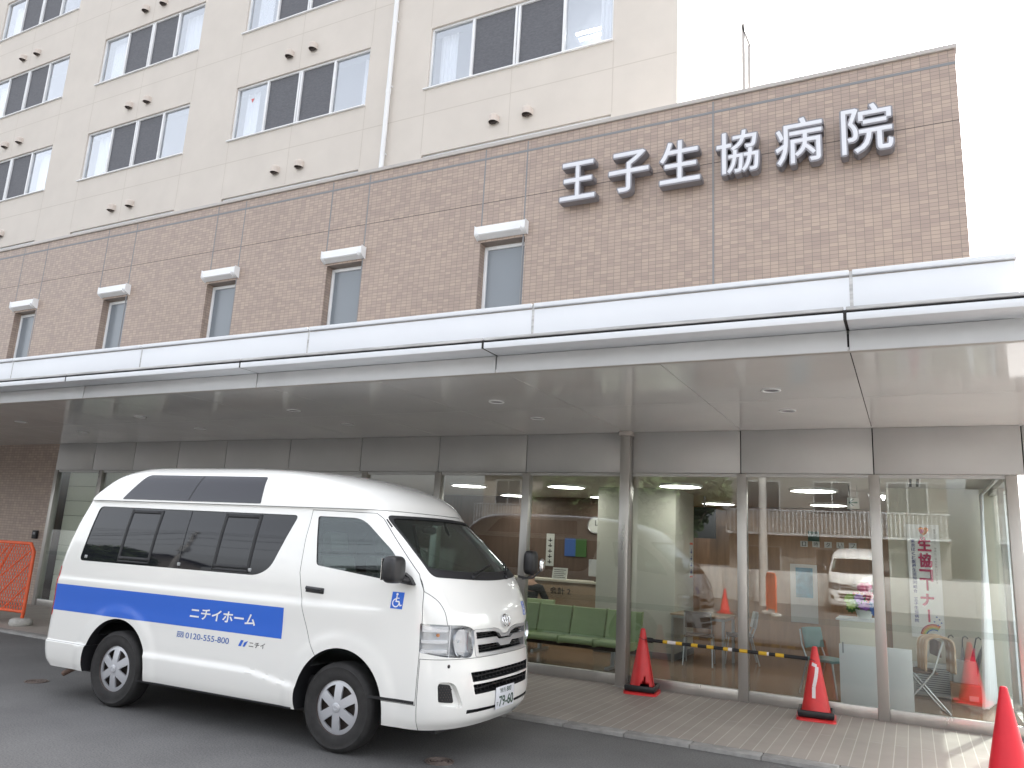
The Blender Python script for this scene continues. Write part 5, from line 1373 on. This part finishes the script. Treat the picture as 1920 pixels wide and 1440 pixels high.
tree('broad tree across the street reflected beside the column', (-8.2,-12.8,0), 5.0, 1.45)
tree('smaller tree across the street reflected left of the column', (-12.2,-12.4,0), 4.4, 1.25)
tree('tree across the street mirrored in the van rear window', (-33.0,-14.5,0), 4.6, 1.5)
tree('low spreading tree mirrored in the van side glass', (-28.5,-10.5,0), 3.4, 1.4)
tree('tree across the street mirrored in the van door glass', (-14.2,-13.5,0), 3.3, 1.0)
def house(label, loc, W, D, H_, m, rz=0, wins=3):
    t = thing('town_house', label, 'house', loc, rz, 'houses across the street')
    p = MB(); p.box((-W/2,-D/2,0),(W/2,D/2,H_)); p.build('wall', m, t)
    p = MB(); o_ = .5; p.prism([(-D/2-o_,H_-.1),(-D/2-o_,H_+.05),(0,H_+1.9),(D/2+o_,H_+.05),(D/2+o_,H_-.1),(0,H_+1.7)], 'x', -W/2-o_, W/2+o_); p.build('roof', M['rooft'], t)
    p = MB(); p.prism([(-D/2,H_),(D/2,H_),(0,H_+1.72)], 'x', -W/2, W/2); p.build('gable', m, t)
    for st_ in (0,1):
        for k in range(wins):
            xx = -W/2+W*(k+.5)/wins; z = 1.0+2.8*st_
            f = MB(); f.box((xx-.75,D/2,z-.05),(xx+.75,D/2+.06,z+.0)); f.box((xx-.75,D/2,z+1.2),(xx+.75,D/2+.06,z+1.25)); f.box((xx-.75,D/2,z),(xx-.7,D/2+.06,z+1.2)); f.box((xx+.7,D/2,z),(xx+.75,D/2+.06,z+1.2)); f.box((xx-.025,D/2,z),(xx+.025,D/2+.05,z+1.2))
            fo = f.build('window', M['galv'], t); g = MB(); g.box((xx-.7,D/2,z),(xx+.7,D/2+.02,z+1.2)); g.build('pane', M['darkglass'], fo)
    b_ = MB(); b_.box((-W/2,D/2+.001,2.7),(W/2,D/2+.9,2.8))
    for k in range(int(W/.16)): b_.box((-W/2+.16*k,D/2+.86,2.8),(-W/2+.16*k+.05,D/2+.89,3.7))
    b_.box((-W/2,D/2+.84,3.7),(W/2,D/2+.91,3.76)); b_.build('balcony', M['galv'], t)
    return t
house('pale rendered house across the street', (-15.5,-20,0), 9, 7, 5.6, M['house1'], .03)
house('grey sided house across the street', (-3.0,-19.5,0), 8.5, 7, 5.8, M['house2'], -.04)
house('cream house at the far left across the street', (-45,-25,0), 10, 7, 5.4, M['house1'], .05, 4)
house('narrow house across the street to the right', (6.5,-20,0), 7, 7, 5.6, M['house1'], 0, 2)
# utility poles and wires
def pole(label, loc, rz):
    t = thing('utility_pole', label, 'utility pole', loc, rz, 'utility poles across the street')
    p = MB(); p.cyl((0,0,0),(0,0,9.6),.17,.11,n=14); p.build('shaft', M['concrete'], t, smooth=40)
    for k, z in enumerate((9.3,8.7,8.0)):
        p = MB(); p.box((-.9+.15*k,-.05,z),(.9-.15*k,.05,z+.1)); p.build('crossarm', M['galv'], t)
        p = MB()
        for xx in (-.8+.15*k,-.35,.35,.8-.15*k): p.lathe([(.001,.22),(.04,.2),(.03,.15),(.05,.12),(.03,.06),(.001,.0)], (xx,0,z+.1), n=10)
        p.build('insulator', M['alu'], t, smooth=60)
    p = MB(); p.cyl((.45,0,6.6),(.45,0,7.5),.25,n=16); p.cyl((-.42,0,6.7),(-.42,0,7.4),.22,n=16); p.build('transformer', M['galv'], t, smooth=40)
    return t
pole('concrete utility pole mirrored in the van side glass', (-31.2,-18.0,0), .9)
pole('concrete utility pole mirrored in the glass beside the reception desk', (-4.9,-11.0,0), -.1)
t = thing('overhead_wires', 'bundle of black overhead wires along the far side of the street', 'wires', (0,0,0))
p = MB()
for dy, z in ((-.8,9.5),(-.35,9.5),(.35,9.5),(.8,9.5),(-.6,8.85),(.6,8.85),(0,7.9),(.1,6.3),(0,5.9)):
    A = [(-60,-22.0+dy,z),(-31.2,-18.0+dy,z),(-4.9,-11.0+dy,z),(24,-15+dy,z)]
    for a, c in zip(A[:-1], A[1:]):
        p.tube([(a[0]+(c[0]-a[0])*k/12, a[1]+(c[1]-a[1])*k/12, a[2]-.7*4*(k/12)*(1-k/12)) for k in range(13)], .014, n=5)
p.build('wire', M['black'], t)
# low wall across the street
t = thing('street_wall', 'low grey block wall across the street', 'wall', (0,-13.9,0))
p = MB()
for k in range(30): p.box((-34+1.5*k,-.1,0),(-34+1.5*k+1.492,.1,1.25))
p.build('blocks', M['concrete'], t, bevel=.01)

# plain white van, cone and barrier mirrored in the lobby glass
def dup_plain(root, loc, rz, label, group, skip):
    r = root.copy(); COL.objects.link(r); r.location = loc; r.rotation_euler = (0,0,rz); r['label'] = label; r['group'] = group
    def rec(ch, par):
        if any(k in ch.name for k in skip): return
        c = ch.copy(); COL.objects.link(c); c.parent = par
        for g in list(ch.children): rec(g, c)
    for ch in list(root.children): rec(ch, r)
    return r
van['group'] = 'white vans'
dup_plain(van, (-1.75,-12.0,0), PI/2, 'plain white van across the street, mirrored in the lobby glass', 'white vans', ('stripe','lettering','wheelchair','logo','freephone'))
cone('plain red cone across the street mirrored in the lobby glass', (-5.1,-5.2,0), .2, M['cone'], weight=False)
barrier('orange mesh barrier across the street mirrored in the lobby glass', (-3.9,-6.2,0), 1.15)
# ------------------------------------------------------------------ light, air, camera
W = bpy.data.worlds.new('World'); S.world = W; W.use_nodes = True
nt = W.node_tree; bg = nt.nodes['Background']
sky = nt.nodes.new('ShaderNodeTexSky'); sky.sky_type = 'NISHITA'; sky.sun_disc = False
kx, ky = .32, 1.0                       # horizontal shift per metre of height, towards the sun
SUN = Vector((kx, ky, 1)).normalized()
sky.sun_elevation = math.asin(SUN.z); sky.sun_rotation = math.atan2(SUN.x, SUN.y)
sky.air_density = 1.0; sky.dust_density = 6.0; sky.ozone_density = 1.0
hs = nt.nodes.new('ShaderNodeHueSaturation'); hs.inputs['Saturation'].default_value = .22
nt.links.new(sky.outputs[0], hs.inputs['Color']); nt.links.new(hs.outputs[0], bg.inputs[0])
bg.inputs[1].default_value = .15
sl = bpy.data.lights.new('sun', 'SUN'); sl.energy = 2.0; sl.angle = rad(.5); sl.color = (1, .95, .88)
so = bpy.data.objects.new('sun', sl); COL.objects.link(so)
so.rotation_euler = (-SUN).to_track_quat('-Z', 'Y').to_euler()
cd = bpy.data.cameras.new('camera'); cam = bpy.data.objects.new('camera', cd); COL.objects.link(cam)
cd.sensor_fit = 'HORIZONTAL'; cd.sensor_width = 36; cd.lens = 36*1436.417/1920; cd.clip_end = 2000; cd.clip_start = .05
R_ = ((0.8901745330548497, 0.4525080291162553, 0.05315810649282387), (-0.047625024838156796, 0.20844567438706021, -0.9768737164232073), (-0.453123777471173, 0.8670564482285141, 0.20710373699093163))
mw = Matrix(((R_[0][0], -R_[1][0], -R_[2][0], 0), (R_[0][1], -R_[1][1], -R_[2][1], 0), (R_[0][2], -R_[1][2], -R_[2][2], 1.634), (0,0,0,1)))
cam.matrix_world = mw
S.camera = cam
S.view_settings.view_transform = 'Standard'; S.view_settings.look = 'None'; S.view_settings.gamma = 1
S.view_settings.exposure = 2.3
S.cycles.max_bounces = 10; S.cycles.transparent_max_bounces = 16; S.cycles.sample_clamp_indirect = 6
